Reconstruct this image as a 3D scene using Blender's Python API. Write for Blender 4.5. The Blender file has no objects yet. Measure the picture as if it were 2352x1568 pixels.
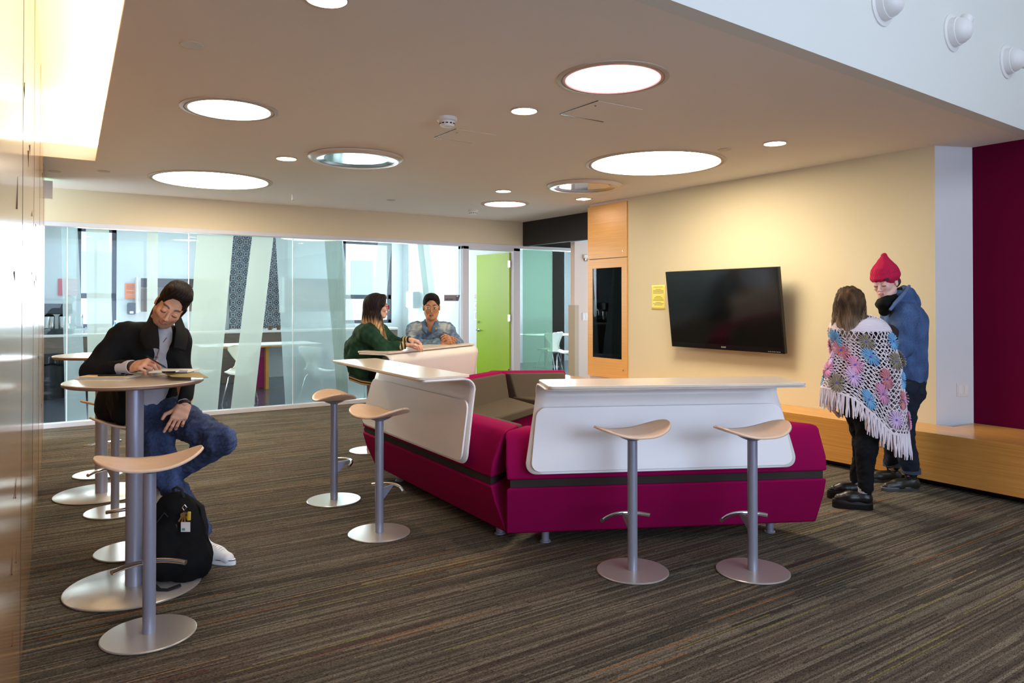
import bpy, bmesh, math, random
import numpy as np
from mathutils import Vector, Matrix, noise
random.seed(7)
S = bpy.context.scene
COL = S.collection
PI = math.pi
# ------------------------------------------------------------------ camera
FPX, CX, EYE, HOR = 1680.0, 1176.0, 1.47, 693.0
PITCH, YAW = math.radians(0.5), math.radians(33.83)
CYP = HOR - FPX*math.tan(PITCH)
cd = bpy.data.cameras.new('camera'); cam = bpy.data.objects.new('camera', cd); COL.objects.link(cam)
cam.location = (0, 0, EYE); cam.rotation_euler = (PI/2+PITCH, 0, -YAW)
cd.sensor_width = 36; cd.lens = FPX/2352*36; cd.shift_y = -(784-CYP)/2352
cd.clip_start = .05; cd.clip_end = 200
S.camera = cam
# ------------------------------------------------------------------ view + world
S.view_settings.view_transform = 'Standard'; S.view_settings.look = 'None'
S.view_settings.gamma = 1; S.view_settings.exposure = 1.08
S.view_settings.use_curve_mapping = False
wd = bpy.data.worlds.new('sky'); S.world = wd; wd.use_nodes = True
bg = wd.node_tree.nodes['Background']; bg.inputs[0].default_value = (.72, .84, 1, 1); bg.inputs[1].default_value = 2.3
def area(name, loc, rot, sx, sy, power, col):
    l = bpy.data.lights.new(name, 'AREA'); l.shape = 'RECTANGLE'; l.size = sx; l.size_y = sy
    l.energy = power; l.color = col
    o = bpy.data.objects.new(name, l); COL.objects.link(o); o.location = loc; o.rotation_euler = rot
    return o
# daylight: tall windows behind the camera, atrium opening high on the right, kitchen windows at the back
area('daylight_rear_window', (1.6, -3.3, 1.9), (-PI/2-.40, 0, PI), 5.0, 2.6, 66, (.36, .55, 1))
area('daylight_atrium', (4.6, -1.2, 5.2), (math.radians(38), 0, 0), 5.0, 3.0, 66, (.84, .9, 1))
area('daylight_kitchen_window', (1.9, 14.2, 1.9), (-PI/2, 0, 0), 2.2, 1.6, 112, (.86, .94, 1))
area('daylight_kitchen_east_window', (6.2, 14.2, 1.9), (-PI/2, 0, 0), 2.0, 1.6, 112, (.86, .94, 1))
area('daylight_meeting_window', (10.2, 13.6, 1.9), (-PI/2, 0, 0), 1.8, 1.6, 112, (.85, .93, 1))

# ------------------------------------------------------------------ measuring helpers (photo pixel -> place in the room)
FW = Vector((math.sin(YAW)*math.cos(PITCH), math.cos(YAW)*math.cos(PITCH), math.sin(PITCH)))
RT = Vector((math.cos(YAW), -math.sin(YAW), 0)); UP = RT.cross(FW); CAM = Vector((0, 0, EYE))
def _ray(x, y): return FW + RT*((x-CX)/FPX) - UP*((y-CYP)/FPX)
def atD(x, y, d): return CAM + _ray(x, y)*d            # d = distance along the viewing axis
def atZ(x, y, z=0.0):
    r = _ray(x, y); return CAM + r*((z-EYE)/r.z)
def atV(x, y, v):
    r = _ray(x, y); return CAM + r*(v/r.y)
def atU(x, y, u):
    r = _ray(x, y); return CAM + r*(u/r.x)

# ------------------------------------------------------------------ materials
def lin(c):
    return tuple(((v/255)/12.92 if v/255 <= .04045 else ((v/255+.055)/1.055)**2.4) for v in c)
def nm(m): return m.node_tree.nodes, m.node_tree.links
def mat(name, rgb, rough=.6, metal=0, spec=.5, noise_amt=0, nscale=40, bump=0, bscale=200, **kw):
    m = bpy.data.materials.new(name); m.use_nodes = True
    n, l = nm(m); b = n['Principled BSDF']; c = lin(rgb)
    b.inputs['Base Color'].default_value = (*c, 1); b.inputs['Roughness'].default_value = rough
    b.inputs['Metallic'].default_value = metal; b.inputs['Specular IOR Level'].default_value = spec
    for k, v in kw.items(): b.inputs[k.replace('_', ' ')].default_value = v
    tc = None
    if noise_amt or bump: tc = n.new('ShaderNodeTexCoord')
    if noise_amt:
        t = n.new('ShaderNodeTexNoise'); t.inputs['Scale'].default_value = nscale; t.inputs['Detail'].default_value = 4
        l.new(tc.outputs['Object'], t.inputs['Vector'])
        r = n.new('ShaderNodeMix'); r.data_type = 'RGBA'
        r.inputs[6].default_value = (*[v*(1-noise_amt) for v in c], 1); r.inputs[7].default_value = (*[min(1, v*(1+noise_amt)) for v in c], 1)
        l.new(t.outputs[0], r.inputs[0]); l.new(r.outputs[2], b.inputs['Base Color'])
    if bump:
        t = n.new('ShaderNodeTexNoise'); t.inputs['Scale'].default_value = bscale; t.inputs['Detail'].default_value = 3
        l.new(tc.outputs['Object'], t.inputs['Vector'])
        bp = n.new('ShaderNodeBump'); bp.inputs['Strength'].default_value = bump; bp.inputs['Distance'].default_value = .004
        l.new(t.outputs[0], bp.inputs['Height']); l.new(bp.outputs[0], b.inputs['Normal'])
    return m
def emit(name, rgb, s):
    m = bpy.data.materials.new(name); m.use_nodes = True
    n, l = nm(m); n.remove(n['Principled BSDF']); e = n.new('ShaderNodeEmission')
    e.inputs[0].default_value = (*rgb, 1); e.inputs[1].default_value = s
    l.new(e.outputs[0], n['Material Output'].inputs[0]); return m
def vcol(name, rough=.7, spec=.3, bump=0, bscale=300):
    m = mat(name, (128, 128, 128), rough, 0, spec, bump=bump, bscale=bscale)
    n, l = nm(m); a = n.new('ShaderNodeVertexColor'); a.layer_name = 'tint'
    l.new(a.outputs[0], n['Principled BSDF'].inputs['Base Color']); return m
def wood(name, c1, c2, axis='Y', rough=.35, scale=1.0, spec=.5):
    m = mat(name, c1, rough, 0, spec); n, l = nm(m); b = n['Principled BSDF']
    tc = n.new('ShaderNodeTexCoord'); mp = n.new('ShaderNodeMapping')
    sc = {'X': (.7, 18, 60), 'Y': (18, .7, 60), 'Z': (40, 40, .8)}[axis]
    mp.inputs['Scale'].default_value = tuple(v*scale for v in sc)
    l.new(tc.outputs['Object'], mp.inputs[0])
    t = n.new('ShaderNodeTexNoise'); t.inputs['Scale'].default_value = 1.6; t.inputs['Detail'].default_value = 6; t.inputs['Roughness'].default_value = .7
    l.new(mp.outputs[0], t.inputs['Vector'])
    r = n.new('ShaderNodeValToRGB'); r.color_ramp.elements[0].position = .3; r.color_ramp.elements[1].position = .7
    r.color_ramp.elements[0].color = (*lin(c1), 1); r.color_ramp.elements[1].color = (*lin(c2), 1)
    l.new(t.outputs[0], r.inputs[0]); l.new(r.outputs[0], b.inputs['Base Color'])
    return m
def sheer(name, tint, gloss, rough=.01, milk=0, milk_col=(255, 255, 255)):
    """thin pane: transparent + a little mirror, optionally part milky"""
    m = bpy.data.materials.new(name); m.use_nodes = True
    n, l = nm(m); n.remove(n['Principled BSDF'])
    t = n.new('ShaderNodeBsdfTransparent'); t.inputs[0].default_value = (*lin(tint), 1)
    g = n.new('ShaderNodeBsdfGlossy'); g.inputs['Roughness'].default_value = rough; g.inputs[0].default_value = (1, 1, 1, 1)
    base = t
    if milk:
        d = n.new('ShaderNodeBsdfDiffuse'); d.inputs[0].default_value = (*lin(milk_col), 1)
        tl = n.new('ShaderNodeBsdfTranslucent'); tl.inputs[0].default_value = (*lin(milk_col), 1)
        a = n.new('ShaderNodeMixShader'); a.inputs[0].default_value = .5; l.new(d.outputs[0], a.inputs[1]); l.new(tl.outputs[0], a.inputs[2])
        a2 = n.new('ShaderNodeMixShader'); a2.inputs[0].default_value = milk; l.new(t.outputs[0], a2.inputs[1]); l.new(a.outputs[0], a2.inputs[2]); base = a2
    f = n.new('ShaderNodeLayerWeight'); f.inputs[0].default_value = gloss
    mx = n.new('ShaderNodeMixShader'); l.new(f.outputs['Fresnel'], mx.inputs[0])
    l.new(base.outputs[0], mx.inputs[1]); l.new(g.outputs[0], mx.inputs[2])
    l.new(mx.outputs[0], n['Material Output'].inputs[0]); return m

M = {}
M['plaster'] = mat('ceiling_paint', (234, 226, 214), .9, bump=.05, bscale=120)
M['soffit'] = mat('white_wall_paint', (222, 224, 224), .85)
M['bulk'] = mat('bulkhead_paint', (220, 222, 214), .85)
M['cream'] = mat('cream_wall_paint', (214, 200, 164), .85)
M['beige'] = mat('beige_wall_paint', (216, 200, 168), .85)
M['pinkish'] = mat('corridor_wall_paint', (232, 214, 200), .85)
M['maroon'] = mat('maroon_felt_wall', (92, 2, 42), .95, spec=.1, noise_amt=.2, nscale=300)
M['black'] = mat('black_fascia_paint', (34, 30, 24), .8)
M['kwall'] = mat('kitchen_wall_paint', (205, 212, 214), .85)
M['frame'] = mat('painted_frame', (206, 204, 208), .45)
M['darkframe'] = mat('window_frame_bronze', (70, 72, 82), .4)
M['kfloor'] = mat('kitchen_concrete', (62, 66, 78), .18, noise_amt=.35, nscale=2.5)
M['glass'] = sheer('partition_glass', (244, 250, 250), .2)
M['glassgreen'] = sheer('green_glass', (205, 226, 212), .3, milk=.25, milk_col=(200, 225, 210))
M['frost'] = sheer('frosted_film', (244, 248, 246), .12, rough=.3, milk=.62, milk_col=(228, 230, 222))
M['frost2'] = sheer('frosted_film_light', (240, 248, 248), .12, rough=.3, milk=.36, milk_col=(222, 228, 228))
M['oak'] = wood('oak_veneer', (196, 132, 56), (222, 164, 88), 'Y', .22)
M['oakcab'] = wood('oak_cabinet_veneer', (206, 146, 66), (226, 172, 92), 'Y', .3)
M['panelwood'] = wood('gloss_panel_wood', (150, 112, 76), (184, 142, 98), 'Z', .15, .5, .3)
M['seatwood'] = wood('stool_plywood', (238, 202, 166), (246, 214, 180), 'X', .28, .6)
M['silver'] = mat('silver_powder_coat', (160, 163, 178), .34, .4)
M['basemetal'] = mat('satin_base_metal', (196, 188, 178), .28, .5)
M['chrome'] = mat('chrome', (205, 205, 205), .12, 1)
M['white'] = mat('white_laminate', (238, 232, 226), .3)
M['whiteplastic'] = mat('white_plastic', (228, 226, 222), .4)
M['red'] = mat('crimson_upholstery', (146, 14, 74), .95, spec=.04, noise_amt=.12, nscale=400)
M['grey'] = mat('brown_grey_upholstery', (88, 78, 66), .95, spec=.1, noise_amt=.25, nscale=500)
M['band'] = mat('dark_band_fabric', (62, 54, 50), .9, spec=.1)
M['tvblack'] = mat('tv_bezel', (14, 14, 14), .22)
M['screen'] = mat('tv_screen', (9, 9, 10), .12)
M['blackfab'] = mat('black_nylon', (16, 16, 17), .75, bump=.3, bscale=500)
M['darkglass'] = mat('smoked_cabinet_glass', (30, 30, 34), .08)
M['green'] = mat('lime_green_paint', (150, 184, 20), .4)
M['paper'] = mat('paper', (235, 232, 222), .8)
M['ink'] = mat('print_ink', (60, 56, 50), .8)
M['magenta'] = mat('magenta_panel', (150, 24, 96), .6)
M['greywood'] = wood('grey_brown_laminate', (108, 92, 82), (128, 112, 100), 'X', .5)

# ------------------------------------------------------------------ mesh helpers
class MB:
    def __init__(s): s.v = []; s.f = []; s.m = []
    def add(s, vs, fs, mi=0):
        o = len(s.v); s.v += [tuple(p) for p in vs]; s.f += [tuple(i+o for i in f) for f in fs]; s.m += [mi]*len(fs); return s
    def box(s, lo, hi, mi=0, T=None):
        x0, y0, z0 = lo; x1, y1, z1 = hi
        vs = [(x0,y0,z0),(x1,y0,z0),(x1,y1,z0),(x0,y1,z0),(x0,y0,z1),(x1,y0,z1),(x1,y1,z1),(x0,y1,z1)]
        if T: vs = [T @ Vector(p) for p in vs]
        return s.add(vs, [(0,3,2,1),(4,5,6,7),(0,1,5,4),(1,2,6,5),(2,3,7,6),(3,0,4,7)], mi)
    def prism(s, poly, fn, mi=0):
        """poly: 2d ring; fn(p, k) -> 3d for k = 0, 1"""
        n = len(poly); vs = [fn(p, 0) for p in poly]+[fn(p, 1) for p in poly]
        return s.add(vs, [tuple(range(n-1, -1, -1)), tuple(range(n, 2*n))]+[(i, (i+1) % n, n+(i+1) % n, n+i) for i in range(n)], mi)
    def lathe(s, prof, seg=48, c=(0,0,0), mi=0, T=None):
        vs = []; fs = []; n = len(prof)
        for r, z in prof:
            for k in range(seg):
                a = 2*PI*k/seg; p = Vector((c[0]+r*math.cos(a), c[1]+r*math.sin(a), c[2]+z)); vs.append(T @ p if T else p)
        for i in range(n-1):
            for k in range(seg):
                k2 = (k+1) % seg; fs.append((i*seg+k, i*seg+k2, (i+1)*seg+k2, (i+1)*seg+k))
        closed = abs(prof[0][0]-prof[-1][0])+abs(prof[0][1]-prof[-1][1]) < 1e-6
        if prof[0][0] > .0011 and not closed: fs.append(tuple(range(seg-1, -1, -1)))
        if prof[-1][0] > .0011 and not closed: fs.append(tuple((n-1)*seg+k for k in range(seg)))
        return s.add(vs, fs, mi)
    def tube(s, path, r, seg=10, mi=0, cap=True, flat=1.0):
        P = [Vector(p) for p in path]; n = len(P)
        R = r if hasattr(r, '__len__') else [r]*n
        vs = []; prev = None
        for i in range(n):
            t = (P[min(i+1, n-1)]-P[max(i-1, 0)]).normalized()
            if prev is None:
                a = Vector((0,0,1)) if abs(t.z) < .9 else Vector((1,0,0)); u = t.cross(a).normalized()
            else:
                u = (prev - t*prev.dot(t)).normalized()
            prev = u; w = t.cross(u)
            for k in range(seg):
                a = 2*PI*k/seg; vs.append(P[i]+(u*math.cos(a)+w*math.sin(a)*flat)*R[i])
        fs = []
        for i in range(n-1):
            for k in range(seg):
                k2 = (k+1) % seg; fs.append((i*seg+k, i*seg+k2, (i+1)*seg+k2, (i+1)*seg+k))
        if cap: fs += [tuple(range(seg-1, -1, -1)), tuple((n-1)*seg+k for k in range(seg))]
        return s.add(vs, fs, mi)
    def grid(s, fn, nu, nv, mi=0, thick=None):
        vs = [Vector(fn(i/nu, j/nv)) for j in range(nv+1) for i in range(nu+1)]
        fs = [(j*(nu+1)+i, j*(nu+1)+i+1, (j+1)*(nu+1)+i+1, (j+1)*(nu+1)+i) for j in range(nv) for i in range(nu)]
        return s.add(vs, fs, mi)
    def obj(s, name, mats, parent=None, smooth=35, bevel=0, loc=None, solid=0, sub=0):
        me = bpy.data.meshes.new(name)
        org = Vector(loc) if loc is not None else Vector((0,0,0))
        me.from_pydata([tuple(Vector(p)-org) for p in s.v], [], s.f)
        for m in (mats if isinstance(mats, (list, tuple)) else [mats]): me.materials.append(M[m] if isinstance(m, str) else m)
        me.polygons.foreach_set('material_index', s.m)
        me.validate(); bmm = bmesh.new(); bmm.from_mesh(me); bmesh.ops.recalc_face_normals(bmm, faces=bmm.faces); bmm.to_mesh(me); bmm.free()
        if smooth:
            me.polygons.foreach_set('use_smooth', [True]*len(me.polygons)); me.set_sharp_from_angle(angle=math.radians(smooth))
        o = bpy.data.objects.new(name, me); COL.objects.link(o); o.location = org
        if parent: o.parent = parent
        if solid:
            md = o.modifiers.new('solid', 'SOLIDIFY'); md.thickness = solid; md.offset = 0
        if bevel:
            md = o.modifiers.new('bevel', 'BEVEL'); md.width = bevel; md.segments = 3; md.limit_method = 'ANGLE'; md.angle_limit = math.radians(40)
        if sub:
            md = o.modifiers.new('sub', 'SUBSURF'); md.levels = sub; md.render_levels = sub
        return o
def tag(o, label, cat, group=None):
    o['label'] = label; o['category'] = cat
    if group: o['group'] = group
    return o
def thing(name, label, cat, loc=(0,0,0), rz=0, group=None):
    o = bpy.data.objects.new(name, None); COL.objects.link(o); o.location = loc; o.rotation_euler = (0, 0, rz)
    o.empty_display_size = .1
    return tag(o, label, cat, group)
def struct(o): o['kind'] = 'structure'; return o
def copy_tree(root, loc, rz, label, group=None):
    r = root.copy(); COL.objects.link(r); r.location = loc; r.rotation_euler = (0, 0, rz); r['label'] = label
    if group: r['group'] = group
    for ch in list(root.children):
        c = ch.copy(); COL.objects.link(c); c.parent = r
        for g in ch.children:
            d = g.copy(); COL.objects.link(d); d.parent = c
    return r
_txt = {}
def text_mb(body, size, T, name, m, parent=None, align='CENTER', ext=.0008):
    cu = bpy.data.curves.new('t', 'FONT'); cu.body = body; cu.size = size; cu.align_x = align; cu.align_y = 'CENTER'; cu.extrude = ext
    o = bpy.data.objects.new('t', cu); COL.objects.link(o)
    me = bpy.data.meshes.new_from_object(o.evaluated_get(bpy.context.evaluated_depsgraph_get()))
    bpy.data.objects.remove(o); me.transform(T); me.name = name; me.materials.clear(); me.materials.append(M[m] if isinstance(m, str) else m)
    q = bpy.data.objects.new(name, me); COL.objects.link(q)
    if parent: q.parent = parent
    return q
def roundrect(w, h, r, n=6):
    pts = []
    for cx, cy, a0 in ((w/2-r, h/2-r, 0), (-w/2+r, h/2-r, 90), (-w/2+r, -h/2+r, 180), (w/2-r, -h/2+r, 270)):
        for k in range(n+1):
            a = math.radians(a0+90*k/n); pts.append((cx+r*math.cos(a), cy+r*math.sin(a)))
    return pts
# ================================================================== the room
ZC = 2.80      # ceiling
VG = 10.1      # glass partition line
UW = 6.45      # cream wall
# ---- carpet
def carpet():
    m = mat('striped_carpet', (80, 70, 58), .97, spec=.08); n, l = nm(m); b = n['Principled BSDF']
    tc = n.new('ShaderNodeTexCoord'); sp = n.new('ShaderNodeSeparateXYZ'); l.new(tc.outputs['Object'], sp.inputs[0])
    def mth(op, a, bb=None, c=None):
        q = n.new('ShaderNodeMath'); q.operation = op
        for i, v in enumerate((a, bb, c)):
            if v is None: continue
            if isinstance(v, (int, float)): q.inputs[i].default_value = v
            else: l.new(v, q.inputs[i])
        return q.outputs[0]
    def wn(*vs):
        c = n.new('ShaderNodeCombineXYZ')
        for i, v in enumerate(vs):
            if isinstance(v, (int, float)): c.inputs[i].default_value = v
            else: l.new(v, c.inputs[i])
        w = n.new('ShaderNodeTexWhiteNoise'); w.noise_dimensions = '3D'; l.new(c.outputs[0], w.inputs[0]); return w.outputs['Value']
    X, Y = sp.outputs[0], sp.outputs[1]
    def layer(width, length, seed):
        row = mth('FLOOR', mth('DIVIDE', Y, width)); off = wn(row, seed, 3.1)
        cell = mth('FLOOR', mth('ADD', mth('DIVIDE', X, length), mth('MULTIPLY', off, 7.0)))
        return row, wn(row, cell, seed)
    def ramp(val, stops, interp='LINEAR'):
        r = n.new('ShaderNodeValToRGB'); r.color_ramp.interpolation = interp
        while len(r.color_ramp.elements) < len(stops): r.color_ramp.elements.new(.5)
        for e, (p, c) in zip(r.color_ramp.elements, stops): e.position = p; e.color = (*lin(c), 1)
        l.new(val, r.inputs[0]); return r.outputs[0]
    _, v1 = layer(.0105, .8, 1.0)
    base = ramp(v1, [(0, (64, 58, 49)), (.35, (100, 92, 79)), (.7, (128, 119, 101)), (1, (160, 149, 127))])
    _, v2 = layer(.16, .9, 5.0)                     # broad tonal blocks
    tone = ramp(v2, [(0, (100, 97, 86)), (.4, (122, 113, 98)), (.7, (128, 104, 94)), (1, (150, 139, 118))])
    mx = n.new('ShaderNodeMix'); mx.data_type = 'RGBA'; mx.inputs[0].default_value = .28; l.new(base, mx.inputs[6]); l.new(tone, mx.inputs[7])
    _, v3 = layer(.0078, .62, 9.0)                   # rare accent yarns
    acc = ramp(v3, [(0, (0, 0, 0)), (.972, (190, 122, 58)), (.982, (164, 152, 84)), (.990, (134, 62, 56)), (.995, (196, 160, 110))], 'CONSTANT')
    am = ramp(v3, [(0, (0, 0, 0)), (.972, (255, 255, 255))], 'CONSTANT')
    m2 = n.new('ShaderNodeMix'); m2.data_type = 'RGBA'; l.new(mth('MULTIPLY', am, .8), m2.inputs[0]); l.new(mx.outputs[2], m2.inputs[6]); l.new(acc, m2.inputs[7])
    mp = n.new('ShaderNodeMapping'); mp.inputs['Scale'].default_value = (110, 320, 100); l.new(tc.outputs['Object'], mp.inputs[0])
    t = n.new('ShaderNodeTexVoronoi'); t.inputs['Scale'].default_value = 1; l.new(mp.outputs[0], t.inputs['Vector'])
    m3 = n.new('ShaderNodeMix'); m3.data_type = 'RGBA'; m3.blend_type = 'MULTIPLY'; m3.inputs[0].default_value = 1
    l.new(m2.outputs[2], m3.inputs[6]); l.new(ramp(t.outputs[0], [(0, (255, 255, 255)), (1, (120, 118, 116))]), m3.inputs[7])
    l.new(m3.outputs[2], b.inputs['Base Color'])
    bp = n.new('ShaderNodeBump'); bp.inputs['Strength'].default_value = .5; bp.inputs['Distance'].default_value = .004; bp.invert = True
    l.new(t.outputs[0], bp.inputs['Height']); l.new(bp.outputs[0], b.inputs['Normal'])
    return m
M['carpet'] = carpet()
struct(MB().box((-1.2, -3.6, -.12), (9.5, VG+.02, 0)).obj('floor', 'carpet'))
struct(MB().box((-.6, VG+.02, -.12), (11.6, 14.7, -.002)).obj('floor_kitchen', 'kfloor'))

# ---- ceiling with light cove along the left wall, cut away in front for the tall space
LW0, LWD = Vector((-.12, 0, 0)), Vector((.0345, 1, 0))          # left wall line: u = -.12 + .0345 v
def lw(v): return LW0.x + LWD.x*v
CV0, CV1 = 3.0, 7.92                                              # cove runs past camera
cov_u = lambda v: .376 + (v-3.616)*(.57-.376)/(7.907-3.616)
SOF = lambda u: 2.28 + (u-2.369)*(2.491-2.28)/(6.449-2.369)       # edge of low ceiling
c = MB()
T = .028
def slab(poly, z0=ZC, z1=ZC+T, mb=None, mi=0):
    (mb or c).prism(poly, lambda p, k: (p[0], p[1], z1 if k else z0), mi)
u_cn = cov_u(SOF(.3))
slab([(u_cn, SOF(.3)+.1), (11.6, SOF(11.6)+.1), (11.6, VG+.1), (-.6, VG+.1), (-.6, CV1), (cov_u(CV1), CV1)])
struct(c.obj('ceiling', 'plaster', smooth=0))
# cove trough: raised top, with a lip that hides the strip lamps
k = MB()
k.prism([(-.35, SOF(0)), (cov_u(SOF(0))+.35, SOF(0)), (cov_u(CV1)+.35, CV1+.45), (-.2, CV1+.45)], lambda p, q: (p[0], p[1], 3.36+.05*q))
k.box((-.3, CV1+.45, ZC+.04), (1.2, CV1+.5, 3.4)); k.box((-.2, CV1+.001, ZC+.025), (cov_u(CV1)+.3, CV1+.05, ZC+.13))
k.prism([(cov_u(SOF(0))+.35, SOF(0)), (cov_u(SOF(0))+.40, SOF(0)), (cov_u(CV1)+.40, CV1+.5), (cov_u(CV1)+.35, CV1+.5)], lambda p, q: (p[0], p[1], 3.4 if q else ZC+T-.01))
struct(k.obj('ceiling_cove', 'soffit', smooth=0))
# tall space above and in front: bulkhead face rising from the ceiling edge
b = MB()
b.prism([(-.6, SOF(-.6)), (11.6, SOF(11.6)), (11.6, SOF(11.6)+.1), (-.6, SOF(-.6)+.1)], lambda p, q: (p[0], p[1], 5.4 if q else ZC-.0))
struct(b.obj('wall_bulkhead', 'bulk', smooth=0))
struct(MB().box((-1.2, -3.6, 5.4), (11.6, SOF(5)+.3, 5.5)).obj('ceiling_tall_space', 'soffit'))
# ---- glossy veneer wall on the left
lwl = MB()
a, bv = -3.6, 9.25
lwl.prism([(lw(a)-.25, a), (lw(a), a), (lw(bv), bv), (lw(bv)-.25, bv)], lambda p, q: (p[0], p[1], 5.4 if q else 0))
wl = lwl.obj('wall_left', 'panelwood', smooth=0); struct(wl)
g = MB()
for i in range(5):                                              # panel seams and short slots cut in the veneer
    v = 1.9+i*1.6; g.box((-.0005, 0, 0), (.0012, .002, 3.3), T=Matrix.Translation((lw(v), v, 0)))
rs = random.Random(3)
for i in range(22):
    v = rs.uniform(1.0, 8.9); z = rs.uniform(.3, 2.6); L = rs.uniform(.05, .16); an = math.radians(rs.choice([35, -40, 60, 20, -20]))
    g.box((-.001, -L/2, -.0025), (.0018, L/2, .0025), T=Matrix.Translation((lw(v), v, z)) @ Matrix.Rotation(an, 4, 'X'))
sg = g.obj('trim_1', mat('seam_shadow', (70, 38, 28), .5), smooth=0); struct(sg)
# behind / right of the camera: closing walls with tall windows (they light the room)
w = MB()
for lo, hi in (((-1.2, -3.6, 0), (-.8, -3.4, 5.4)), ((4.2, -3.6, 0), (9.5, -3.4, 5.4)), ((-1.2, -3.6, 0), (9.5, -3.4, .5)), ((-1.2, -3.6, 3.4), (9.5, -3.4, 5.4))): w.box(lo, hi)
struct(w.obj('wall_rear', 'soffit', smooth=0))
w = MB()
for u in (-.8, .45, 1.7, 2.95, 4.15): w.box((u, -3.55, .5), (u+.06, -3.42, 3.4))
for z in (.5, 1.5, 3.34): w.box((-.8, -3.55, z), (4.2, -3.42, z+.06))
struct(w.obj('window_3', 'darkframe', smooth=0))
struct(MB().box((9.5, -3.6, 0), (9.6, 2.0, 5.4)).obj('wall_side', 'soffit'))

# ---- right side: maroon recess, diagonal white return, cream TV wall
cA = (UW, 3.16); cB = (6.80, 3.02)
w = MB(); w.prism([(UW, 6.96), (UW, cA[1]), (UW+.3, cA[1]), (UW+.3, 6.96)], lambda p, q: (p[0], p[1], ZC if q else 0))
struct(w.obj('wall_right', 'cream', smooth=0))
w = MB(); w.prism([cA, (cB[0], cB[1]), (cB[0]+.3, cB[1]), (UW+.3, cA[1]+.02), (UW+.002, cA[1]+.02)], lambda p, q: (p[0], p[1], ZC if q else 0))
struct(w.obj('wall_return', 'soffit', smooth=0))
struct(MB().box((cB[0], -3.6, 0), (cB[0]+.2, cB[1], ZC+.0)).obj('wall_maroon', 'maroon', smooth=0))
struct(MB().box((cB[0], -3.6, ZC), (cB[0]+.2, SOF(7), 5.4)).obj('wall_right_upper', 'soffit', smooth=0))
# ---- back header above glass, black fascia over the side passage
struct(MB().box((-.6, VG-.04, 2.41), (6.96, VG+.16, ZC)).obj('wall_back', 'beige', smooth=0))
bf = MB(); bf.box((6.96, 7.74, 2.40), (7.06, VG+.16, ZC)); struct(bf.obj('wall_fascia', 'black', smooth=0))
bf = MB(); bf.box((7.06, 7.0, 2.52), (11.6, VG+.1, 2.6)); struct(bf.obj('ceiling_corridor', 'kwall', smooth=0))
struct(MB().box((7.06, VG, 2.41), (11.6, VG+.12, 2.6)).obj('wall_back_corridor', 'black', smooth=0))
pl = atV(1320, 700, 8.9).x; pr_ = atV(1365, 700, 8.9).x
w = MB(); w.box((pl, 8.9, 0), (pr_+1.5, 9.0, 2.405)); struct(w.obj('wall_corridor', 'pinkish', smooth=0))
struct(MB().box((pl-.03, 8.86, 0), (pl+.05, 9.02, 1.42)).obj('trim_2', mat('corner_guard_beige', (190, 172, 140), .5)))
struct(MB().box((UW+.02, 6.98, 0), (7.3, 7.74, ZC)).obj('wall_pier', 'pinkish', smooth=0))

# ---- kitchen shell
KV = 14.5
w1 = (atV(176, 600, KV).x, atV(268, 600, KV).x); w2 = (atV(788, 600, KV).x, atV(900, 600, KV).x); w3 = (atV(1296, 600, KV).x, 10.9)
zs, zt = 1.02, 2.75
kw = MB(); xs = [-.6, w1[0], w1[1], w2[0], w2[1], w3[0], w3[1], 11.6]
for i in range(0, 8, 2): kw.box((xs[i], KV, 0), (xs[i+1], KV+.2, 3.0))
for i in range(1, 7, 2):
    kw.box((xs[i], KV, 0), (xs[i+1], KV+.2, zs)); kw.box((xs[i], KV, zt), (xs[i+1], KV+.2, 3.0))
struct(kw.obj('wall_kitchen_back', 'kwall', smooth=0))
struct(MB().box((-.8, VG, 0), (-.6, KV, 3.0)).obj('wall_kitchen_left', 'kwall'))
struct(MB().box((6.86, VG+.2, 0), (6.96, KV, 3.0)).obj('wall_kitchen_divider', 'kwall'))
struct(MB().box((11.6, 7.0, 0), (11.7, KV, 3.0)).obj('wall_meeting_right', 'kwall'))
struct(MB().box((-.8, VG+.16, 2.9), (11.7, KV+.2, 3.0)).obj('ceiling_kitchen', 'kwall'))
for i, (a, b_) in enumerate((w1, w2, w3)):
    w = MB(); t = .07
    w.box((a, KV+.03, zs), (a+t, KV+.1, zt)); w.box((b_-t, KV+.03, zs), (b_, KV+.1, zt)); w.box((a, KV+.03, zs), (b_, KV+.1, zs+t)); w.box((a, KV+.03, zt-t), (b_, KV+.1, zt))
    w.box((a, KV+.03, 1.53), (b_, KV+.1, 1.53+.09))
    if i == 2:
        w.box(((a+b_)/2-.03, KV+.03, zs), ((a+b_)/2+.03, KV+.1, zt))
    f = w.obj('window_%d' % (4+i), 'darkframe', smooth=0); struct(f)
    p = MB().box((a+t, KV+.06, zs+t), (b_-t, KV+.066, zt-t)).obj('pane', 'glass', f, smooth=0)
# pale building seen outside the kitchen windows
mo = mat('pale_facade', (225, 228, 232), .9); mw = mat('facade_window', (150, 165, 185), .4)
w = MB(); w.box((-6, 24, -6), (20, 24.5, 5.5), 0)
for i in range(16):
    for j in range(5):
        w.box((-5+i*1.6, 23.95, -5+j*2.2), (-4.2+i*1.6, 24.05, -3.7+j*2.2), 1)
tag(w.obj('apartment_building', [mo, mw], smooth=0), 'pale apartment building seen outside through the kitchen windows', 'building')

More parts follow.
